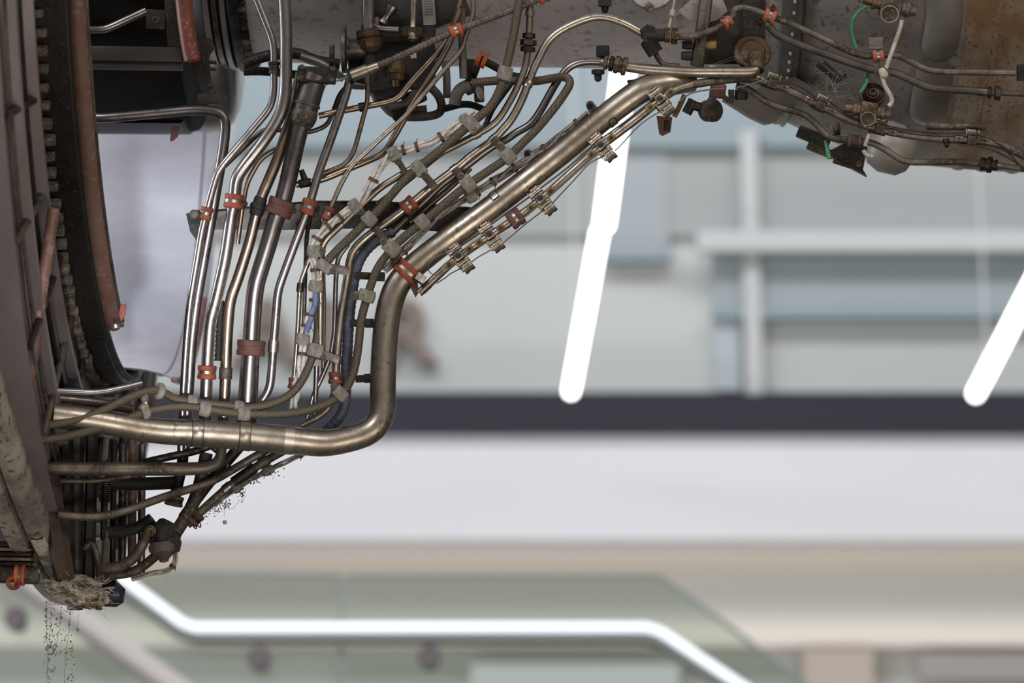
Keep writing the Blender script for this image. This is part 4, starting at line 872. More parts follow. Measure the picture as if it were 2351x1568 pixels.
# ---- cables at upper right
_, G1 = hose('green_cable', [(1990, 14), (1970, 28), (1956, 46), (1955, 66), (1958, 88), (1966, 110)], 'green cable curving beside the round-faced fitting at top right', r=4.3, dd=10, m=GREEN, cat='cable')
_, G2 = hose('green_cable', [(1994, 160, 30), (1993, 180, 20), (1986, 198, 14), (1974, 214, 10)], 'lower green cable piece behind the dull tubes above the igniter', r=4.3, dd=10, m=GREEN, cat='cable')
_, G3 = hose('green_cable', [(1896, 322, 60), (1900, 345, 55), (1904, 364, 50)], 'short blurred green cable at the bottom bracket', r=5, dd=60, m=GREEN, cat='cable')
_, K1 = hose('cream_cable', [(2071, 46), (2066, 68), (2050, 112), (2034, 157)], 'cream cable hanging straight from the top right fitting to a knot', r=5, dd=-16, m=CREAM, cat='cable')
_, K2 = hose('cream_cable', [(2028, 164), (2026, 182), (2034, 202), (2048, 224), (2048, 236), (2040, 244)], 'cream cable end curling below the knot over the igniter', r=5.3, dd=-16, m=CREAM, cat='cable', bend=14)
M = frame_px(2028, 168, -18, 30); b = MB(); b.lathe(M, [(-13, 5), (-9, 9), (-2, 10), (8, 8), (13, 5)], 'Y', 16); o = b.build('cable_knot', CREAM); tag(o, 'cream taped knot joining the two cream cable pieces', 'cable joint')
_, K3 = hose('cream_cable', [(1996, 308), (1990, 322), (1986, 336)], 'short cream cable below the tube near the lowest casing bulge', r=4.6, dd=0, m=CREAM, cat='cable')
_, K4 = hose('cream_cable', [(1982, 344, 10), (1988, 356, 10), (2004, 360, 10)], 'short curled cream cable end above the grey bulge', r=4.6, dd=10, m=CREAM, cat='cable')
_, K5 = hose('laced_cord', [(1550, -8), (1545, 20), (1540, 45), (1536, 62)], 'speckled white cord hanging over the casing near the top tee', r=3, dd=0, m=CREAM, cat='cord')
M = frame_px(1544, 30, -2, -10); b = MB(); b.lathe(M, [(-8, 3), (-6, 7), (6, 7), (8, 3)], 'Y', 12); tag(b.build('cord_knot', CREAM), 'pale knot on the speckled white cord', 'cord knot')

# ---- igniter style fittings
def igniter(x, y, ang, s, dd, label):
    R0 = root('igniter', V(x, y, dd), label, 'fitting', 'round-faced fittings on the right casing'); M = frame_px(x, y, dd, ang) @ Matrix.Scale(s, 4)
    b = MB(); b.box(M, (0, 6, -4), (40, 44, 34), 5); b.build('body', GRIMY if s > 1 else BRASS, R0)
    Mz = M @ Matrix.Rotation(math.radians(25), 4, 'X')
    b = MB(); b.lathe(Mz @ Matrix.Translation((0, -4, 14)), [(-8, 18), (4, 18), (6, 16), (4, 15), (4, 3), (3, .1)], 'Z', 30); b.build('round_face', GRIMY, R0)
    b = MB(); b.lathe(Mz @ Matrix.Translation((0, -4, 17)), [(0, 15.5), (3, 15.5), (3, 17.5), (0, 17.5)], 'Z', 30, False); b.build('rim', BRIGHT, R0)
    for q, L in ((-1, 34), (1, 30)):
        b = MB(); b.lathe(M @ Matrix.Translation((q*20, 8, -4)), [(0, 15), (q*8, 15), (q*9, 17), (q*16, 17), (q*17, 12), (q*L, 11)], 'X', 16); b.build('side_port', BRASS if q < 0 else GRIMY, R0)
    return R0
igniter(2044, 20, -14, 1.2, 6, 'round-faced fitting at the very top right above the cream cable')
igniter(1993, 262, -8, 1.0, 4, 'round-faced brown fitting above the descending slender tube')
R0 = root('coil_boss', V(2002, 218, 16), 'dark ringed boss with central bolt between green and cream cables', 'boss'); M = frame_px(2003, 216, 34, 0, -20)
b = MB(); b.lathe(M, [(-10, 30), (0, 29), (2, 25), (0, 22), (6, 20), (4, 17), (9, 15), (8, 10), (14, 9), (14, 5), (9, 4.5), (9, .1)], 'Z', 30); b.build('body', mat('dark_boss', (.07, .045, .025), (.03, .022, .015), .5, .6, 40), R0)
R0 = root('bolt_stub', V(2175, 322, 6), 'small dark bolt sticking down beside the farthest box clamp', 'bolt'); M = frame_px(2173, 326, 4, 0, 60); b = MB(); b.lathe(M, [(-6, 8), (4, 8), (5, 5), (12, 5)], 'Z', 8); b.build('head', DARK, R0)

# ---- channel and bulges on the right casing (follow its curve)
def casing_R(px):
    T = [(1625, 150), (1700, 165), (1712, 200), (1770, 262), (1860, 305), (1950, 338), (2060, 368), (2140, 380), (2190, 386), (2260, 392), (2360, 396)]
    for (a, ya), (c, yc) in zip(T, T[1:]):
        if a <= px <= c: return Rsil(ya+(yc-ya)*(px-a)/(c-a))
    return Rsil(396)
def row_angle(px, row):
    R = casing_R(px); best = None
    for i in range(0, 900):
        a = math.radians(i*.1); p = AP(px, R, a)-EYE; d = p.dot(FWD); rr = 784-p.dot(UP)/d*F
        if best is None or abs(rr-row) < best[0]: best = (abs(rr-row), a, 1175.5+p.dot(RIGHT)/d*F)
    return best[1], best[2]
def px_on(x, y):                       # axial position whose near surface at row y lands on photo column x
    px = x
    for _ in range(8):
        a, xx = row_angle(px, y); px += x-xx
    return px, row_angle(px, y)[0]
R0 = root('rounded_channel', AP(*[px_on(2150, 150)[0]], casing_R(2150), .5), 'smooth rounded steel channel running down the right casing, split by the tubes', 'channel')
for (ya, yb, w) in ((-20, 140, 42), (150, 282, 44)):
    b = MB(); rings = []; n = 26
    for i in range(n+1):
        y = ya+(yb-ya)*i/n; xc = 2170-(.18*max(0, y-40)) ; px, a = px_on(xc, y)
        e = min(1, math.sqrt(max(0, 1-max(0, (i-(n-6))/6)**2))) if ya > -30 else 1
        e = max(e, .04); R = casing_R(px); ring = []
        for j in range(15):
            q = math.pi*j/14; off = -math.cos(q)*w*e*K(400); hgt = math.sin(q)*26*e*K(400)-2*S
            c = AP(px, R+hgt, a)+RIGHT*off; ring.append(c)
        rings.append(ring)
    b.ring_surface(rings, False, False, False); b.build('channel_half', mat('channel_steel_%d' % w, (.30, .275, .25), (.17, .145, .12), .36, .45, 5, None, .5), R0)
M = frame_px(2045, 340, 330); b = MB(); b.lathe(M @ Matrix.Rotation(math.radians(60), 4, 'Z'), [(-60, .1), (-56, 30), (-40, 50), (0, 62), (30, 56), (50, 36), (58, .1)], 'Y', 40)
o = b.build('casing_bulge', mat('bulge_steel', (.33, .31, .29), (.20, .175, .15), .5, .3, 4)); tag(o, 'smooth rounded steel bulge hanging lowest under the right casing', 'bulge')
M = frame_px(1750, 245, 420, 24); b = MB(); b.poly(M, [(-80, 50), (90, 30), (120, -12), (40, -30), (10, -46), (-14, -40), (-40, -10)], -8, 60)
tag(b.build('sheet_flap', mat('grey_sheet', (.15, .13, .12), (.08, .068, .06), .5, .6, 8)), 'grey sheet metal flap hanging under the start of the brown casing', 'flap')
# underslung brackets (blurred)
R0 = root('switch_box', V(1875, 300, 120), 'blurred dark rectangular box hanging below the brown casing', 'box'); M = frame_px(1868, 315, 130, -22)
b = MB(); b.box(M, (0, 0, 0), (78, 28, 34), 4); b.build('body', DARK, R0); b = MB(); b.box(M, (6, 0, 18), (34, 12, 3), 1); b.build('cover', BLACK, R0)
b = MB(); b.box(M, (26, -22, 0), (64, 18, 30), 3); b.build('foot', GRIMY, R0)
R0 = root('mount_bracket', V(1950, 360, 110), 'blurred triangular mounting bracket at the lowest point left of the bulge', 'bracket'); M = frame_px(1946, 352, 110, -18)
b = MB(); b.poly(M, [(-48, -14), (-10, 24), (36, 34), (44, -26), (58, -38), (36, -34), (-20, -24)], -16, 16); b.build('plate', DARK, R0); bolt(R0, M, 30, -16, 16, 8, 8, BRASS); b = MB(); b.lathe(M @ Matrix.Translation((-4, -16, 0)), [(-22, 16), (22, 16)], 'X', 16); b.build('roller', GRIMY, R0)
M = frame_px(1918, 296, 90, 10); b = MB(); b.lathe(M, [(-16, 9), (-2, 12), (10, 12), (16, 6)], 'Y', 14); tag(b.build('hose_stub', GRIMY), 'small blurred grey plug below the descending tube', 'plug')
R0 = root('rail_bracket', V(1900, 170, 40), 'dark slanted rail bracket full of cobwebs on the brown casing', 'bracket'); M = frame_px(1900, 168, 60, -42)
b = MB(); b.box(M, (0, 0, 0), (66, 12, 14), 2); b.box(M, (6, 14, -4), (60, 8, 8), 1); b.box(M, (34, 8, -6), (6, 40, 8), 1); b.build('rail', DARK, R0)
# underslung valve at centre (blurred)
R0 = root('drain_valve', V(1640, 250, 150), 'blurred grimy valve with round body hanging behind the top of the diagonal', 'valve'); M = frame_px(1632, 254, 160)
b = MB(); b.lathe(M @ Matrix.Rotation(.5, 4, 'Y'), [(-20, 14), (-16, 25), (10, 27), (16, 20), (24, 10)], 'Z', 24); b.build('body', GRIMY, R0)
b = MB(); b.cyl(M, (-50, 14, 0), (-10, 4, 0), 11, 14); b.cyl(M, (-56, -6, 0), (-40, 24, 0), 12, 12); b.build('side_arm', DARK, R0)
b = MB(); b.cyl(M, (0, 22, 0), (14, 48, -10), 9, 12); b.cyl(M, (10, 46, 0), (44, 20, 10), 6, 12); b.build('stem', GRIMY, R0)
R0 = root('rubber_boot', V(1524, 280, 70), 'blurred red-brown rubber boot hanging below the top of the diagonal', 'cap'); M = frame_px(1525, 290, 80, -4)
b = MB(); b.poly(M, [(-19, 22), (17, 22), (15, -12), (-2, -22), (-10, -18)], -10, 10); b.build('cap', MATS['faded_red'], R0); b = MB(); b.box(M, (6, 2, 10), (14, 24, 6), 2); b.build('insert', DARK, R0)
_, _p = pipe('thin_rod', [(1572, 218), (1560, 245), (1548, 268)], 'ochre blurred rod slanting beside the red-brown boot', r=6, dd=70, m=MATS['ochre_patch'])
M = frame_px(1648, 208, 70, -8); b = MB(); b.lathe(M, [(-18, 14), (-14, 18), (14, 18), (18, 14)], 'X', 20); tag(b.build('cushioned_clamp', MATS['faded_red']), 'blurred dull red clamp half hidden under the level tube', 'clamp')
R0 = root('bolt_stub', V(1680, 222, 60), 'pale bolt hanging beneath the level tube next to a dark nut', 'bolt'); M = frame_px(1679, 222, 60)
b = MB(); b.lathe(M, [(-16, 5), (-6, 6), (4, 7), (16, 7)], 'Y', 12); b.build('shank', GRIMY, R0); b = MB(); M = frame_px(1702, 218, 60); b.lathe(M, [(-12, 12), (-8, 15), (12, 15)], 'Y', 6); tag(b.build('hanging_nut', DARK), 'dark nut hanging beneath the level tube', 'nut')

# ---- recess, strut and bolts between the casings
R0 = root('mount_recess', V(1690, 60, 70), 'dark brown recess with bracket between the grey and brown casings', 'recess'); M = frame_px(1690, 60, 60)
b = MB(); b.box(M, (-5, 10, -30), (150, 190, 10), 2); b.build('back_plate', mat('recess_brown', (.045, .03, .02), (.02, .014, .01), .7, .3, 30), R0)
b = MB(); b.box(M, (38, 24, -6), (46, 110, 10), 3); b.build('upright', DARK, R0)
b = MB(); b.poly(M, [(-92, 70), (-30, 60), (-20, 34), (-44, 14), (-76, 4), (-104, 12), (-134, 34)], -2, 3); b.build('gusset', CASING2, R0)
bolt(R0, M, -31, 14, 4, 9, 9, BRASS); bolt(R0, M, 56, 14, 4, 9, 6, DARK)
R0 = root('strut', V(1612, 70, 20), 'upright worn steel strut crossing behind the top tubes', 'strut'); b = MB(); P_ = [V(1622, -15, 24), V(1612, 70, 24), V(1600, 152, 24)]; b.sweep(P_, [16*S]*3, 8); b.build('column', GRIMY, R0, smooth=20)
for (x, y, l) in ((1578, 103, 'blackened hexagon bolt left of the strut'), (1632, 103, 'ochre square-headed bolt right of the strut'), (1576, 128, 'lower blackened bolt left of the strut')):
    M = frame_px(x, y, 24, 0, 0, 90); b = MB(); b.lathe(M, [(-12, 9), (0, 11), (12, 11)], 'Z', 8); tag(b.build('strut_bolt', YELLOW if x > 1600 else BLACK), l, 'bolt')
for (x, y, l) in ((1389, 2, 'black square bolt hanging from the grey casing at the top edge'), (1384, 118, 'black angular bracket bolt under the grey casing above the big union')):
    R0 = root('casing_bolt', V(x, y, 60), l, 'bolt'); M = frame_px(x, y, 60)
    b = MB(); b.box(M, (0, 0, 0), (30, 26, 24), 2); b.build('head', BLACK, R0); b = MB(); b.lathe(M, [(-28, 5), (-22, 8), (-12, 9), (0, 9)], 'Y', 10); b.build('shank', BLACK, R0)
M = frame_px(1373, 172, 90); b = MB(); b.lathe(M, [(-16, 2), (-12, 8), (0, 9), (2, 15), (12, 15)], 'Y', 10); tag(b.build('hanging_bolt', BLACK), 'blurred black bolt tip below the grey casing edge', 'bolt')
R0 = root('round_cover', V(1495, 0, 40), 'round cover with small bolt at the top edge of the grey casing', 'cover'); M = frame_px(1495, -22, 60, 0, -30)
b = MB(); b.lathe(M, [(-6, 52), (0, 50), (3, 44), (4, .1)], 'Z', 36); b.build('cover', CASING2, R0); bolt(R0, frame_px(1492, 19, 20), 0, 0, 0, 11, 10, GRIMY)
bolt_ = root('casing_screw', V(1561, 38, 30), 'small socket screw on a plate left of the strut', 'screw'); bolt(bolt_, frame_px(1561, 38, 40), 0, 0, 0, 9, 9, GRIMY)

# ================================================================== accessories at top centre
R0 = root('vertical_valve', V(846, 60, 30), 'sooty vertical tube with big brown threaded union at top centre', 'valve'); M = frame_px(846, 70, 36)
b = MB(); b.lathe(M, [(90, 15), (20, 15), (8, 17), (-8, 18), (-12, 15)], 'Y', 24); b.build('tube', STEELX, R0)
b = MB(); b.lathe(frame_px(848, 88, 36, 8), [(22, 20), (20, 28), (4, 29), (0, 25), (-4, 31), (-22, 28), (-34, 18)], 'Y', 10); b.build('union', mat('brown_grime', (.065, .035, .015), (.03, .02, .012), .6, .5, 40, (.12, .08, .04), bump=.5), R0, smooth=25)
b = MB(); b.lathe(frame_px(850, 150, 40), [(36, 14), (0, 16), (-20, 18), (-40, 14)], 'Y', 16); b.build('lower_body', BLACK, R0)
R0 = root('disc_flange', V(795, 112, 40), 'upright thin disc flange with short neck pointing right', 'flange'); b = MB(); M = frame_px(790, 112, 44)
b.lathe(M, [(-5, 54), (-4, 56), (4, 56), (5, 54), (6, 28), (14, 25), (50, 24)], 'X', 40); b.build('disc', STEELD, R0)
b = MB(); b.box(frame_px(762, 128, 60), (0, 0, 0), (12, 54, 20), 3); tag(b.build('clevis', STEELD), 'small dark upright clevis left of the disc flange', 'bracket')
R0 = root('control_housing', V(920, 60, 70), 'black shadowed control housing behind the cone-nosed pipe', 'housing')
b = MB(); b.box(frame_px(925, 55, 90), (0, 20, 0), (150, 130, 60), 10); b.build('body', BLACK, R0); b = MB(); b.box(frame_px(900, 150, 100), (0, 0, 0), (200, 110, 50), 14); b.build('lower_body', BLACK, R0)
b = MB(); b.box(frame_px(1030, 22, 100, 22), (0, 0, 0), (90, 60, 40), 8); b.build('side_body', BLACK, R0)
R0 = root('cone_pipe', V(948, 60, 10), 'pale pipe with cone shaped end seated in a brown collar', 'pipe'); b = MB(); b.lathe(frame_px(948, 60, 14, -3), [(80, 8), (20, 7), (0, 7), (-6, 10), (-20, 15), (-30, 14), (-36, 6)], 'Y', 24); b.build('cone', STEEL, R0)
b = MB(); b.lathe(frame_px(946, 76, 28, -3), [(14, 20), (10, 28), (-8, 29), (-18, 22)], 'Y', 10); b.build('collar', MATS['brown_grime'], R0, smooth=25)
_, _p = pipe('slim_pipe', [(862, 40), (866, 55), (862, 62), (880, 66), (915, 68)], 'short dull elbow pipe between the vertical valve and the cone', r=8, dd=32, m=STEELX)
b = MB(); b.lathe(frame_px(888, 38, 36, -30), [(26, 14), (10, 12), (4, 8), (-8, 8), (-10, 12), (-18, 14)], 'Y', 20); tag(b.build('pivot_post', STEELX), 'dull waisted post behind the short elbow pipe', 'post')
R0 = root('data_plate', V(985, 28, 12), 'tilted metal plate with rows of raised lettering at top centre', 'plate'); M = frame_px(984, 18, 10, 4, 0, 12)
b = MB(); b.box(M, (0, 0, 0), (30, 78, 3), 1); b.build('plate', PLATE, R0)
b = MB()
for i in range(9):
    y = 34-i*6.2; x = -10
    while x < 9:
        ww = random.uniform(1.4, 2.6); b.box(M, (x+ww/2, y, 1.9), (ww, 2.6, .7)); x += ww+.9
b.build('raised_marks', STEELD, R0); b = MB(); b.box(M, (0, 0, 1.4), (27, 1, 1)); 
R0 = root('brass_union', V(907, 165, 40), 'blurred brown brass union with castle nut among the accessories', 'union'); M = frame_px(910, 165, 60)
b = MB(); b.lathe(M, [(30, 14), (26, 20), (6, 21), (4, 24), (-2, 24), (-4, 21), (-18, 20), (-20, 10), (-34, 8)], 'Y', 12); b.build('body', mat('dim_brass', (.14, .095, .04), (.05, .033, .018), .55, .6, 50, bump=.4), R0, smooth=25)
b = MB(); b.box(frame_px(949, 126, 20, 6), (0, 0, 0), (14, 16, 4), 1); tag(b.build('tape_tab', CREAM), 'small cream tape tab hanging from the ribbed conduit', 'tape')
def clutter(name, pts, label, r, dd, m, cat='pipe', g='blurred pipes behind the accessories'):
    p = Path(pts, r, dd, 60); b = MB(); b.sweep(p.P, p.R, 14); tag(b.build(name, m), label, cat, g)
CL = mat('faded_grey_hose', (.20, .175, .155), (.11, .095, .085), .6, .3, 20)
clutter('slim_pipe', [(985, 80), (980, 110), (965, 150), (958, 200), (940, 235), (890, 248)], 'blurred grey pipe falling behind the two brown diagonals', 8, 120, CL)
clutter('curved_hose', [(880, 240), (900, 262), (940, 270), (1000, 266), (1016, 252), (1010, 222), (985, 196), (960, 190)], 'blurred pale looped hose under the accessories', 10, 180, CL, 'hose')
clutter('curved_hose', [(860, 180), (870, 210), (890, 240), (930, 255), (980, 250)], 'blurred pale curved hose behind the brass union', 9, 200, CL, 'hose')
clutter('curved_hose', [(1044, 240), (1048, 215), (1062, 200), (1080, 196)], 'blurred thick corrugated hose end below the orange collar', 14, 110, CL, 'hose')
clutter('slim_pipe', [(1022, 140), (1026, 180), (1026, 225)], 'blurred upright grey pipe between the brown and pale tubes', 9, 200, CL)
clutter('slim_pipe', [(1058, 20), (1060, 60), (1062, 120), (1064, 180)], 'blurred speckled upright pipe behind the bright orange clamp', 9, 60, CL)
clutter('slim_pipe', [(1104, 136), (1140, 155), (1175, 175), (1200, 178)], 'dark pipe leaving the orange collar towards the braided hose', 9, 80, DARK)
clutter('slim_pipe', [(560, 164), (600, 163), (660, 168), (700, 176)], 'blurred dark level pipe crossing behind the union nut', 10, 240, DARK)
clutter('slim_pipe', [(560, 148), (600, 130), (680, 118), (720, 140), (780, 148)], 'blurred dark pipe humped behind the second vertical pipe', 13, 200, DARK)
clutter('slim_pipe', [(690, 130), (730, 142), (760, 158), (790, 182)], 'blurred light pipe above the square flange', 9, 150, SILVER)
clutter('slim_pipe', [(835, 190), (858, 215), (866, 235)], 'blurred light pipe under the probe', 8, 200, CL)
clutter('slim_pipe', [(1020, 250), (1070, 236), (1110, 250), (1120, 262)], 'blurred dark branch near the curled hose end', 8, 160, DARK)
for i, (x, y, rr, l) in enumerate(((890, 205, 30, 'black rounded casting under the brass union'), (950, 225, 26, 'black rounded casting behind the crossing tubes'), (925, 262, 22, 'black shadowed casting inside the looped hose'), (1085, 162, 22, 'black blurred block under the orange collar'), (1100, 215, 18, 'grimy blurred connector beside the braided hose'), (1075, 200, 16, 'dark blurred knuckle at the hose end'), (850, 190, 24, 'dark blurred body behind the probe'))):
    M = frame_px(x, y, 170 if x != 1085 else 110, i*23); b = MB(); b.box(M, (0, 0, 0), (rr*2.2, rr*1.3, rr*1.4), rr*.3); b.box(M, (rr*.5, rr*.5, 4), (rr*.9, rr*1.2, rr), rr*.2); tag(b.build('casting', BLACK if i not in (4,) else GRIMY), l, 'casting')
R0 = root('orange_collar', V(1103, 135, 70), 'blurred orange collar round a dark pipe under the grey casing', 'collar'); p_ = Path([(1090, 130), (1104, 135), (1122, 144)], 10, 70); M, _, _ = p_.frame(1104, 136)
for q in (-9, 5):
    b = MB(); b.lathe(M, [(q-5, 11), (q-5, 19), (q+5, 19), (q+5, 11)], 'Y', 24, False); b.build('band', ORANGEB, R0)
b = MB(); M = frame_px(1102, 214, 130, 20); b.lathe(M, [(-16, 4), (-8, 8), (8, 8), (16, 3)], 'Y', 12); tag(b.build('white_connector', CREAM), 'blurred small white connector beside the curled hose end', 'connector')
# bracket and tubes at upper left in front of the black core
_, _p = pipe('bent_pipe', [(150, 66), (232, 68), (250, 64), (336, 24)], 'dull tube at upper left rising to a small square bracket', r=9, dd=70, m=STEELX, bend=20)
R0 = root('square_bracket', V(356, 45, 66), 'small square bracket with one bolt on the black core', 'bracket'); M = frame_px(357, 44, 64, -3)
b = MB(); b.box(M, (0, 0, 0), (44, 44, 6), 1.5); b.build('plate', DARK, R0); bolt(R0, M, 0, -2, 3, 9, 4, STEELD)
R0 = root('level_bar', V(300, 130, 80), 'dull horizontal beam with faceted edge across the black core', 'beam'); M = frame_px(292, 134, 60, -1)
b = MB(); b.box(M, (0, 10, 0), (246, 34, 22), 3); b.box(M, (4, -16, -6), (246, 20, 18), 3); b.build('beam', mat('dull_beam', (.035, .03, .028), (.02, .017, .015), .5, .3, 10), R0)
R0 = root('upright_post', V(395, 50, 66), 'dark upright channel left of the faded red tube', 'post'); M = frame_px(400, 46, 64, 4); b = MB(); b.box(M, (0, 0, 0), (38, 130, 12), 3); b.build('channel', DARK, R0)
tag(hose('red_tube', [(420, -15), (428, 60), (438, 122), (441, 138)], 'faded red rubber tube with rounded lower end at upper left', r=20, dd=40, m=mat('dark_red_rubber', (.16, .045, .03), (.09, .03, .02), .45, .1, 25, (.28, .10, .07)), cat='tube')[0])
b = MB(); M = frame_px(441, 137, 40); b.lathe(M, [(-6, .1), (-5, 10), (-2, 17), (3, 20)], 'Y', 24); tag(b.build('tube_tip', ORANGE), 'bright orange worn tip of the faded red rubber tube', 'tip')
R0 = root('dark_bracket', V(480, 110, 60), 'black bent bracket with two studs right of the red tube', 'bracket'); M = frame_px(470, 150, 60)
b = MB(); b.poly(M, [(-20, 60), (14, 62), (24, 40), (10, 20), (14, -30), (26, -64), (-6, -66), (-30, 10)], -6, 6); b.build('plate', DARK, R0)
for y in (8, -8):
    b = MB(); b.cyl(M, (8, y, 0), (26, y-2, 4), 4, 10); b.build('stud', DARK, R0)
R0 = root('black_shoe', V(490, 228, 50), 'black rectangular block just above the bent tube', 'block'); b = MB(); b.box(frame_px(488, 228, 60, -4), (0, 0, 0), (66, 22, 24), 3); b.build('block', BLACK, R0)
b = MB(); M = frame_px(402, 306, 60, -8); b.poly(M, [(-9, 16), (9, 17), (8, -6), (-2, -18), (-9, -20)], -2, 2); tag(b.build('red_tag', MATS['faded_red']), 'small red-brown tag hanging below the black core', 'tag')
b = MB(); M = frame_px(283, 715, -60, -10); b.poly(M, [(-8, 16), (4, 18), (6, -6), (0, -24), (-8, -8)], -4, 4); tag(b.build('seal_tip', ORANGE), 'torn orange seal tip beside the end of the faded ring tube', 'seal')
M = frame_px(266, 748, -60, 8); b = MB(); b.lathe(M, [(-6, 14), (-5, 19), (3, 19), (4, 14)], 'Y', 24, False); tag(b.build('end_ring', SILVER), 'shiny worn metal ring at the lower end of the faded ring tube', 'ring')

# ================================================================== lower left cluster
_, L1 = pipe('slim_pipe', [(80, 897, -240, 7.5), (150, 898, -200), (223, 902, -170), (271, 893, -150), (325, 880, -120)], 'bright blurred slim pipe highest on the left under the ring', r=7, m=SILVER, bend=30)
_, L1b = pipe('slim_pipe', [(120, 915, -150), (230, 925, -100), (300, 940, -60)], 'blurred pipe shadowed above the thick steel pipe at left', r=12, m=STEELD)
_, L2 = pipe('bent_pipe', [(105, 1074, -150, 15.5), (200, 1077, -120), (414, 1077, -50), (474, 1075, -35, 14.5), (502, 1062, -25, 13), (510, 1032, -18, 11), (512, 1000, -10, 11)], 'level pipe below the thick one at left, turning up at its right end', r=15, m=GRIMY, bend=22, n=26)
_, L2b = pipe('slim_pipe', [(137, 1104, -110), (223, 1104, -100), (300, 1092, -80)], 'blurred slim pipe tucked under the level pipe at left', r=6, m=GRIMY)
_, L3 = pipe('bent_pipe', [(131, 1182, -130, 9.5), (223, 1189, -100), (290, 1173, -70), (383, 1138, -40), (478, 1111, -20), (542, 1074, -8), (604, 1037, 4), (660, 1010, 20)], 'dusty pipe climbing in a shallow curve from lower left to the thick pipe', r=10, m=GRIMY, bend=60)
_, L4 = pipe('dark_pipe', [(660, 1030, 10), (623, 1050, 6), (575, 1080), (527, 1115), (457, 1178), (430, 1205)], 'grimy lowest diagonal pipe hung with dirt', r=10, dd=4, m=GRIMY, bend=40)
band(_, L4, 522, 1120, 20, 2, SILVER, 'sleeve'); band(_, L4, 560, 1090, 60, 3, DARK, 'casing'); band(_, L4, 605, 1060, 24, 2, GRIMY)
_, L4b = harness('wiring_harness', [(720, 1030), (687, 1046), (640, 1068), (600, 1088), (572, 1104), (540, 1122), (500, 1150), (470, 1175)], 'dirty wiring following under the lowest diagonal pipe, shedding fluff', r=5, dd=8, m=WIREG, ties=((690, 1045), (605, 1085)), cat='wiring')
felt_clamp(L4b, 615, 1078, 'grey felt clamp on the dirty wiring under the thick pipe', 26, 5)
felt_clamp(L4b, 545, 1122, 'cream felt clamp on the dirty wiring near the dangling fluff', 24, 5)
_, L5 = pipe('dark_pipe', [(474, 1040, 6), (462, 1100), (444, 1160), (404, 1222, -10)], 'thick dusty pipe falling steeply to the black valve', r=15, dd=0, m=GRIMY, bend=40)
_, L5b = pipe('dark_pipe', [(420, 1020, 26), (420, 1060), (412, 1095), (400, 1150, 20)], 'shadowed pipe left of the thick dusty one', r=13, dd=26, m=DARK)
_, L5c = pipe('dark_pipe', [(330, 1062, 10), (400, 1046), (450, 1036), (490, 1020)], 'short dark pipe passing under the thick steel pipe', r=9, dd=14, m=STEELD)
_, L5d = pipe('slim_pipe', [(480, 1020, 20), (530, 1060), (510, 1090), (450, 1140), (440, 1180)], 'slim dark pipe behind the climbing dusty pipe', r=7, dd=26, m=STEELD)
_, L5e = pipe('dark_pipe', [(560, 1014, 24), (520, 1060), (470, 1120), (420, 1190)], 'dark pipe packed behind the lowest diagonal', r=13, dd=34, m=DARK)
_, L6 = pipe('curved_pipe', [(230, 1307, -30), (275, 1302), (300, 1288, -20), (322, 1262), (338, 1226, -8)], 'dusty elbow pipe curving up to the black valve, front one', r=12.5, dd=-20, m=GRIMY, bend=30)
_, L6b = pipe('curved_pipe', [(240, 1322, 0), (300, 1316), (330, 1300), (362, 1272)], 'dusty elbow pipe under the black valve, rear one', r=11, dd=6, m=GRIMY, bend=30)
_, L8 = pipe('dark_pipe', [(236, 1224, 10), (290, 1220), (330, 1206), (350, 1190)], 'black oily pipe leading left from the valve bolt', r=14, dd=6, m=BLACK)
_, L9 = pipe('dark_pipe', [(240, 1106, 30), (300, 1112), (400, 1108)], 'oily black level pipe behind the dusty one', r=15, dd=30, m=BLACK)
R0 = root('black_valve', V(376, 1230, -4), 'oily black valve body with brass bolt and dusty cone underneath', 'valve')
M = frame_px(376, 1228, -4, -6); b = MB(); bm = bmesh.new(); bmesh.ops.create_icosphere(bm, subdivisions=4, radius=1)
for v in bm.verts:
    n3 = mnoise.noise(v.co*2.2)*.22+mnoise.noise(v.co*6)*.06; v.co = Vector((v.co.x*38, v.co.y*34, v.co.z*28))*(1+n3)
bm.verts.index_update(); b.add([M @ v.co for v in bm.verts], [[v.index for v in f.verts] for f in bm.faces]); bm.free(); b.build('body', BLACK, R0)
b = MB(); b.lathe(frame_px(374, 1262, -8, 6), [(20, 26), (8, 33), (-2, 32), (-22, 12), (-28, 10), (-30, .1)], 'Y', 12); b.build('lower_cone', mat('dusty_cone', (.13, .10, .08), (.07, .05, .04), .85, .1, 60, bump=.5), R0, smooth=25)
bolt(R0, frame_px(345, 1218, -32, 0, 10), 0, 0, 0, 13, 12, BRASS); b = MB(); b.poly(frame_px(402, 1246, -10), [(-8, 34), (6, 22), (14, 0), (10, -20), (-6, -26)], -14, 14); b.build('lever', BLACK, R0)
R0 = root('coil_spring', V(240, 1120, 0), 'small dark coil spring at lower left among the pipes', 'spring'); P_ = [V(240, 1104+i*.55, 8)+RIGHT*(math.cos(i*.7)*12*S)-FWD*(math.sin(i*.7)*12*S) for i in range(90)]; b = MB(); b.sweep(P_, [1.6*S]*90, 6); b.build('coil', STEELD, R0)
b = MB(); b.cyl(Matrix.Identity(4), V(240, 1098, 8), V(238, 1240, 8), 8*S, 12); b.build('rod', DARK, R0)
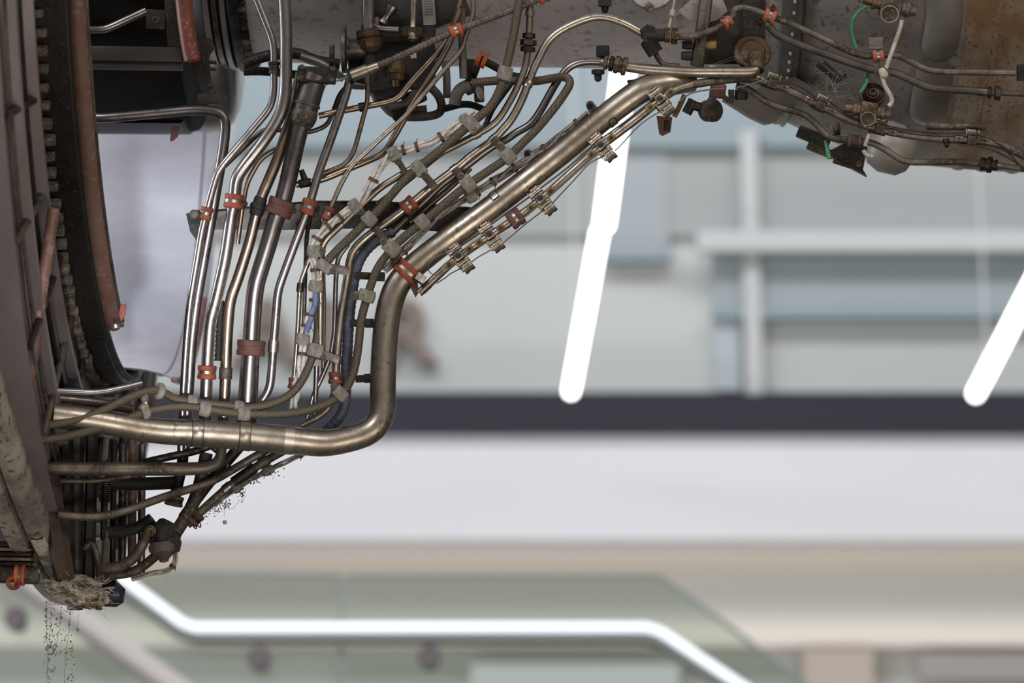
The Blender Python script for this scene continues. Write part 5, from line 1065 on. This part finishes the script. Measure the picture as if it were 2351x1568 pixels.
MISC = [('strip', [(84, 860, -90), (112, 1090, -110), (150, 1345, -60)], 24, mat('rusty_brown_strip', (.075, .05, .035), (.03, .022, .018), .7, .2, 16, bump=.5), 'rusty dark brown band running down just inside the flaking rim'), ('strip', [(150, 880, -20), (158, 1360, -20)], 16, BLACK, 'narrow black strip between the rusty band and the broad dark strip'), ('strip', [(177, 900, 10), (172, 1400, 10)], 18, mat('grey_strip', (.10, .09, .09), (.04, .035, .033), .5, .4, 14), 'broad dark upright strip beside the flaking rim'), ('strip', [(212, 960, 0), (204, 1340, 0)], 14, BLACK, 'black upright strip next to the broad dark one'), ('rod', [(262, 1010, 60), (258, 1300, 60)], 7, DARK, 'thin dark upright rod behind the coil spring'), ('rod', [(282, 1020, 120), (280, 1320, 120)], 9, STEELD, 'dull upright rod behind the level pipe'), ('rod', [(305, 1020, 160), (303, 1290, 160)], 10, REDTUBE, 'blurred faded red upright rod behind the level pipe'), ('rod', [(326, 1020, 200), (324, 1320, 200)], 9, SILVER, 'blurred silvery upright rod behind the level pipe')]
for nm, pts, r, m, l in MISC:
    p = Path(pts, r, 0); b = MB(); b.sweep(p.P, p.R, 12 if nm == 'rod' else 6); tag(b.build('upright_'+nm, m, smooth=25), l, nm)
_, _p = pipe('slim_pipe', [(192, 1260, -20), (212, 1240), (230, 1300), (226, 1400)], 'rough upright brown tube above the dirt clump', r=8, dd=-24, m=GRIMY)
R0 = root('split_blade', V(240, 1250, -30), 'thin upright metal blade near the black oily pipe', 'blade'); b = MB(); b.poly(frame_px(246, 1262, -34, 1), [(-2, 42), (2, 42), (4, -20), (-4, -36), (-16, -40), (-14, -30), (-5, -24)], -3, 3); b.build('blade', GRIMY, R0)
_, _p = harness('frayed_wires', [(400, 1262), (404, 1285), (396, 1303), (380, 1312), (350, 1316), (300, 1330)], 'frayed cream wires curling below the black valve', r=5, dd=10, m=CREAM, cat='wire', ties=((397, 1300),))
cushion_clamp(L4, 447, 1188, 'dark rusty clamp at the foot of the lowest diagonal pipe', 30, 8, RUST, DARK, group='brown rubber clamps')
cushion_clamp(L5b, 398, 1160, 'dull red clamp in shadow left of the steep dusty pipe', 24, 8, MATS['faded_red'], STEELD)
# far left stack and looped hose
R0 = root('louvre_stack', V(30, 1270, -60), 'stack of worn horizontal metal louvres at the left edge', 'louvres')
for i in range(6):
    b = MB(); b.box(frame_px(20, 1248+i*11, -40+i, -1), (0, 0, 0), (110, 8, 60), 2); b.build('louvre', mat('ochre_louvre', (.26, .19, .11), (.10, .075, .05), .5, .5, 30) if i % 2 else DARK, R0)
R0 = root('lower_left_tube', V(20, 1318, -60), 'blurred metal tube end under the louvres at the left edge', 'tube'); b = MB(); b.sweep([V(-20, 1318, -60), V(90, 1322, -60)], [20*S]*2, 20); b.build('tube', GRIMY, R0)
p_ = Path([(-20, 1318, -60), (50, 1320, -60), (90, 1322, -60)], 20, -60); cushion_clamp(p_, 46, 1318, 'vivid orange clamp on the tube under the louvres at far left', 24, 5, ORANGEB)
tag(hose('looped_cable', [(90, 1310), (60, 1328), (36, 1338), (24, 1340)], 'pale cable ending in the orange loop at far left', r=5, dd=-70, m=CREAM, cat='cable')[0])
b = MB(); M = frame_px(33, 1338, -78, 0); P_ = [M @ Vector((13*math.cos(q*PI/12)-2, 12*math.sin(q*PI/12), 0)) for q in range(25)]; b.sweep(P_, [5*S]*25, 10); tag(b.build('orange_loop', ORANGE), 'orange ring round the pale cable at far left', 'loop')
# dirt clump at the foot of the rim
R0 = root('dirt_clump', V(180, 1360, -60), 'crusty clump of dirt and straw on the bottom of the flaking rim', 'dirt'); b = MB(); bm = bmesh.new(); bmesh.ops.create_icosphere(bm, subdivisions=5, radius=1); M = frame_px(178, 1354, -20, -16)
for v in bm.verts:
    n3 = mnoise.noise(v.co*3)*.25+mnoise.noise(v.co*9)*.12+mnoise.noise(v.co*22)*.05; v.co = Vector((v.co.x*72, v.co.y*34, v.co.z*90))*(1+n3)
bm.verts.index_update(); b.add([M @ v.co for v in bm.verts], [[v.index for v in f.verts] for f in bm.faces]); bm.free(); b.build('clump', NEST, R0)
b = MB()
for i in range(130):
    a = random.uniform(-.5, PI+.5); x = 178+random.uniform(-78, 78); y = 1362+random.gauss(0, 20); z = random.uniform(-120, -60); th = random.gauss(-.3, .6); l = random.uniform(8, 26)
    p0 = V(x, y, z); p1 = V(x+l*math.cos(th), y+l*math.sin(th)*.6+4, z+random.uniform(-8, 8)); b.cyl(Matrix.Identity(4), p0, p1, random.uniform(.5, 1.2)*S, 4)
b.build('straw', CREAM, R0)['kind'] = 'stuff'
b = MB(); M = frame_px(256, 1364, 40, 20); b.lathe(M, [(-34, .1), (-28, 20), (0, 32), (20, 28), (34, .1)], 'X', 24); tag(b.build('dark_lobe', mat('blue_black', (.03, .03, .045), (.05, .05, .07), .4, .5, 10)), 'blue-black rounded lobe right of the dirt clump', 'lobe')
# cobwebs and dangling fluff
def cobweb(name, label, strands, flecks, dd=-60, sz=(1.0, 3.2), m=None):
    b = MB()
    for pts in strands:
        P_ = [V(x+random.uniform(-1.2, 1.2), y, dd) for x, y in Path(pts, 1, dd, 20, step=6).q and [(q[0], q[1]) for q in Path(pts, 1, dd, 20, step=6).q]]
        b.sweep(P_, [(.42 if m is None else .28)*S]*len(P_), 5)
    for (x, y, sx, sy, n) in flecks:
        for i in range(n):
            px, py = x+random.gauss(0, sx), y+random.gauss(0, sy); s = random.uniform(*sz)
            M = frame_px(px, py, dd+random.uniform(-5, 5), random.uniform(0, 180), random.uniform(-60, 60)); b.poly(M, [(-s, -s*.3), (0, -s*.5), (s*.8, 0), (s*.2, s*.5), (-s*.7, s*.3)], -.5, .5)
    tag(b.build(name, m or WEB), label, 'cobweb', kind='stuff')
cobweb('cobweb', 'cobweb strands with black specks dangling from the dirt clump', [[(106, 1385), (105, 1440), (112, 1500), (106, 1568), (105, 1600)], [(118, 1390), (116, 1440), (112, 1480)], [(162, 1400), (160, 1440), (150, 1500), (147, 1580)], [(180, 1410), (178, 1450)], [(140, 1392), (138, 1440), (126, 1490)]],
       [(106, 1430, 2, 30, 26), (124, 1440, 10, 26, 60), (122, 1490, 7, 9, 50), (108, 1500, 3, 30, 40), (158, 1490, 8, 40, 46), (178, 1445, 2, 8, 6), (116, 1540, 5, 20, 12)])
cobweb('fluff', 'black fluff and leaf shreds hanging under the lowest diagonal pipe', [[(520, 1150), (530, 1175), (552, 1145)], [(515, 1160), (515, 1190)]],
       [(585, 1105, 8, 6, 22), (556, 1135, 4, 8, 26), (515, 1158, 10, 5, 40), (495, 1170, 8, 8, 34), (475, 1185, 4, 6, 14), (540, 1125, 12, 5, 30), (620, 1085, 18, 5, 24)], dd=0)
M = frame_px(516, 1199, 0); b = MB(); b.lathe(M, [(-5, .1), (-4, 4), (0, 5), (4, 4), (5, .1)], 'Y', 12); tag(b.build('seed_husk', CREAM), 'tiny pale round husk hanging from a web thread', 'husk')
for k, (x, y, r) in enumerate(((446, 1204, 8), (456, 1202, 7))):
    b = MB(); M = frame_px(x, y, 0, 25); P_ = [M @ Vector((r*.5*math.cos(q*PI/8), r*1.3*math.sin(q*PI/8), 0)) for q in range(17)]; b.sweep(P_, [1.5*S]*17, 6); tag(b.build('wire_loop', BLACK), 'little black lock-wire loop under the rusty clamp, %s one' % ('left' if k == 0 else 'right'), 'wire')
cobweb('cobweb', 'pale cobweb stretched from the level feed pipe up to its elbow', [[(1615, 156), (1660, 140), (1700, 125), (1728, 118)], [(1620, 157), (1690, 135), (1720, 128)], [(1700, 128), (1712, 150), (1714, 170)], [(1690, 128), (1730, 140), (1745, 160)]], [(1715, 130, 12, 10, 20)], dd=-12, m=WEBL, sz=(.4, 1))
cobweb('cobweb', 'tangled pale cobweb on the brown casing above the second dull box clamp', [[(1890+random.uniform(-40, 50), 140+random.uniform(0, 90)), (1920+random.uniform(-30, 30), 190+random.uniform(-30, 40)), (1930+random.uniform(-40, 40), 220+random.uniform(-30, 30))] for i in range(12)], [(1925, 210, 20, 18, 60)], dd=18, m=WEBL, sz=(.5, 1.3))

for o in C.objects:
    if '_o' in o: del o['_o']
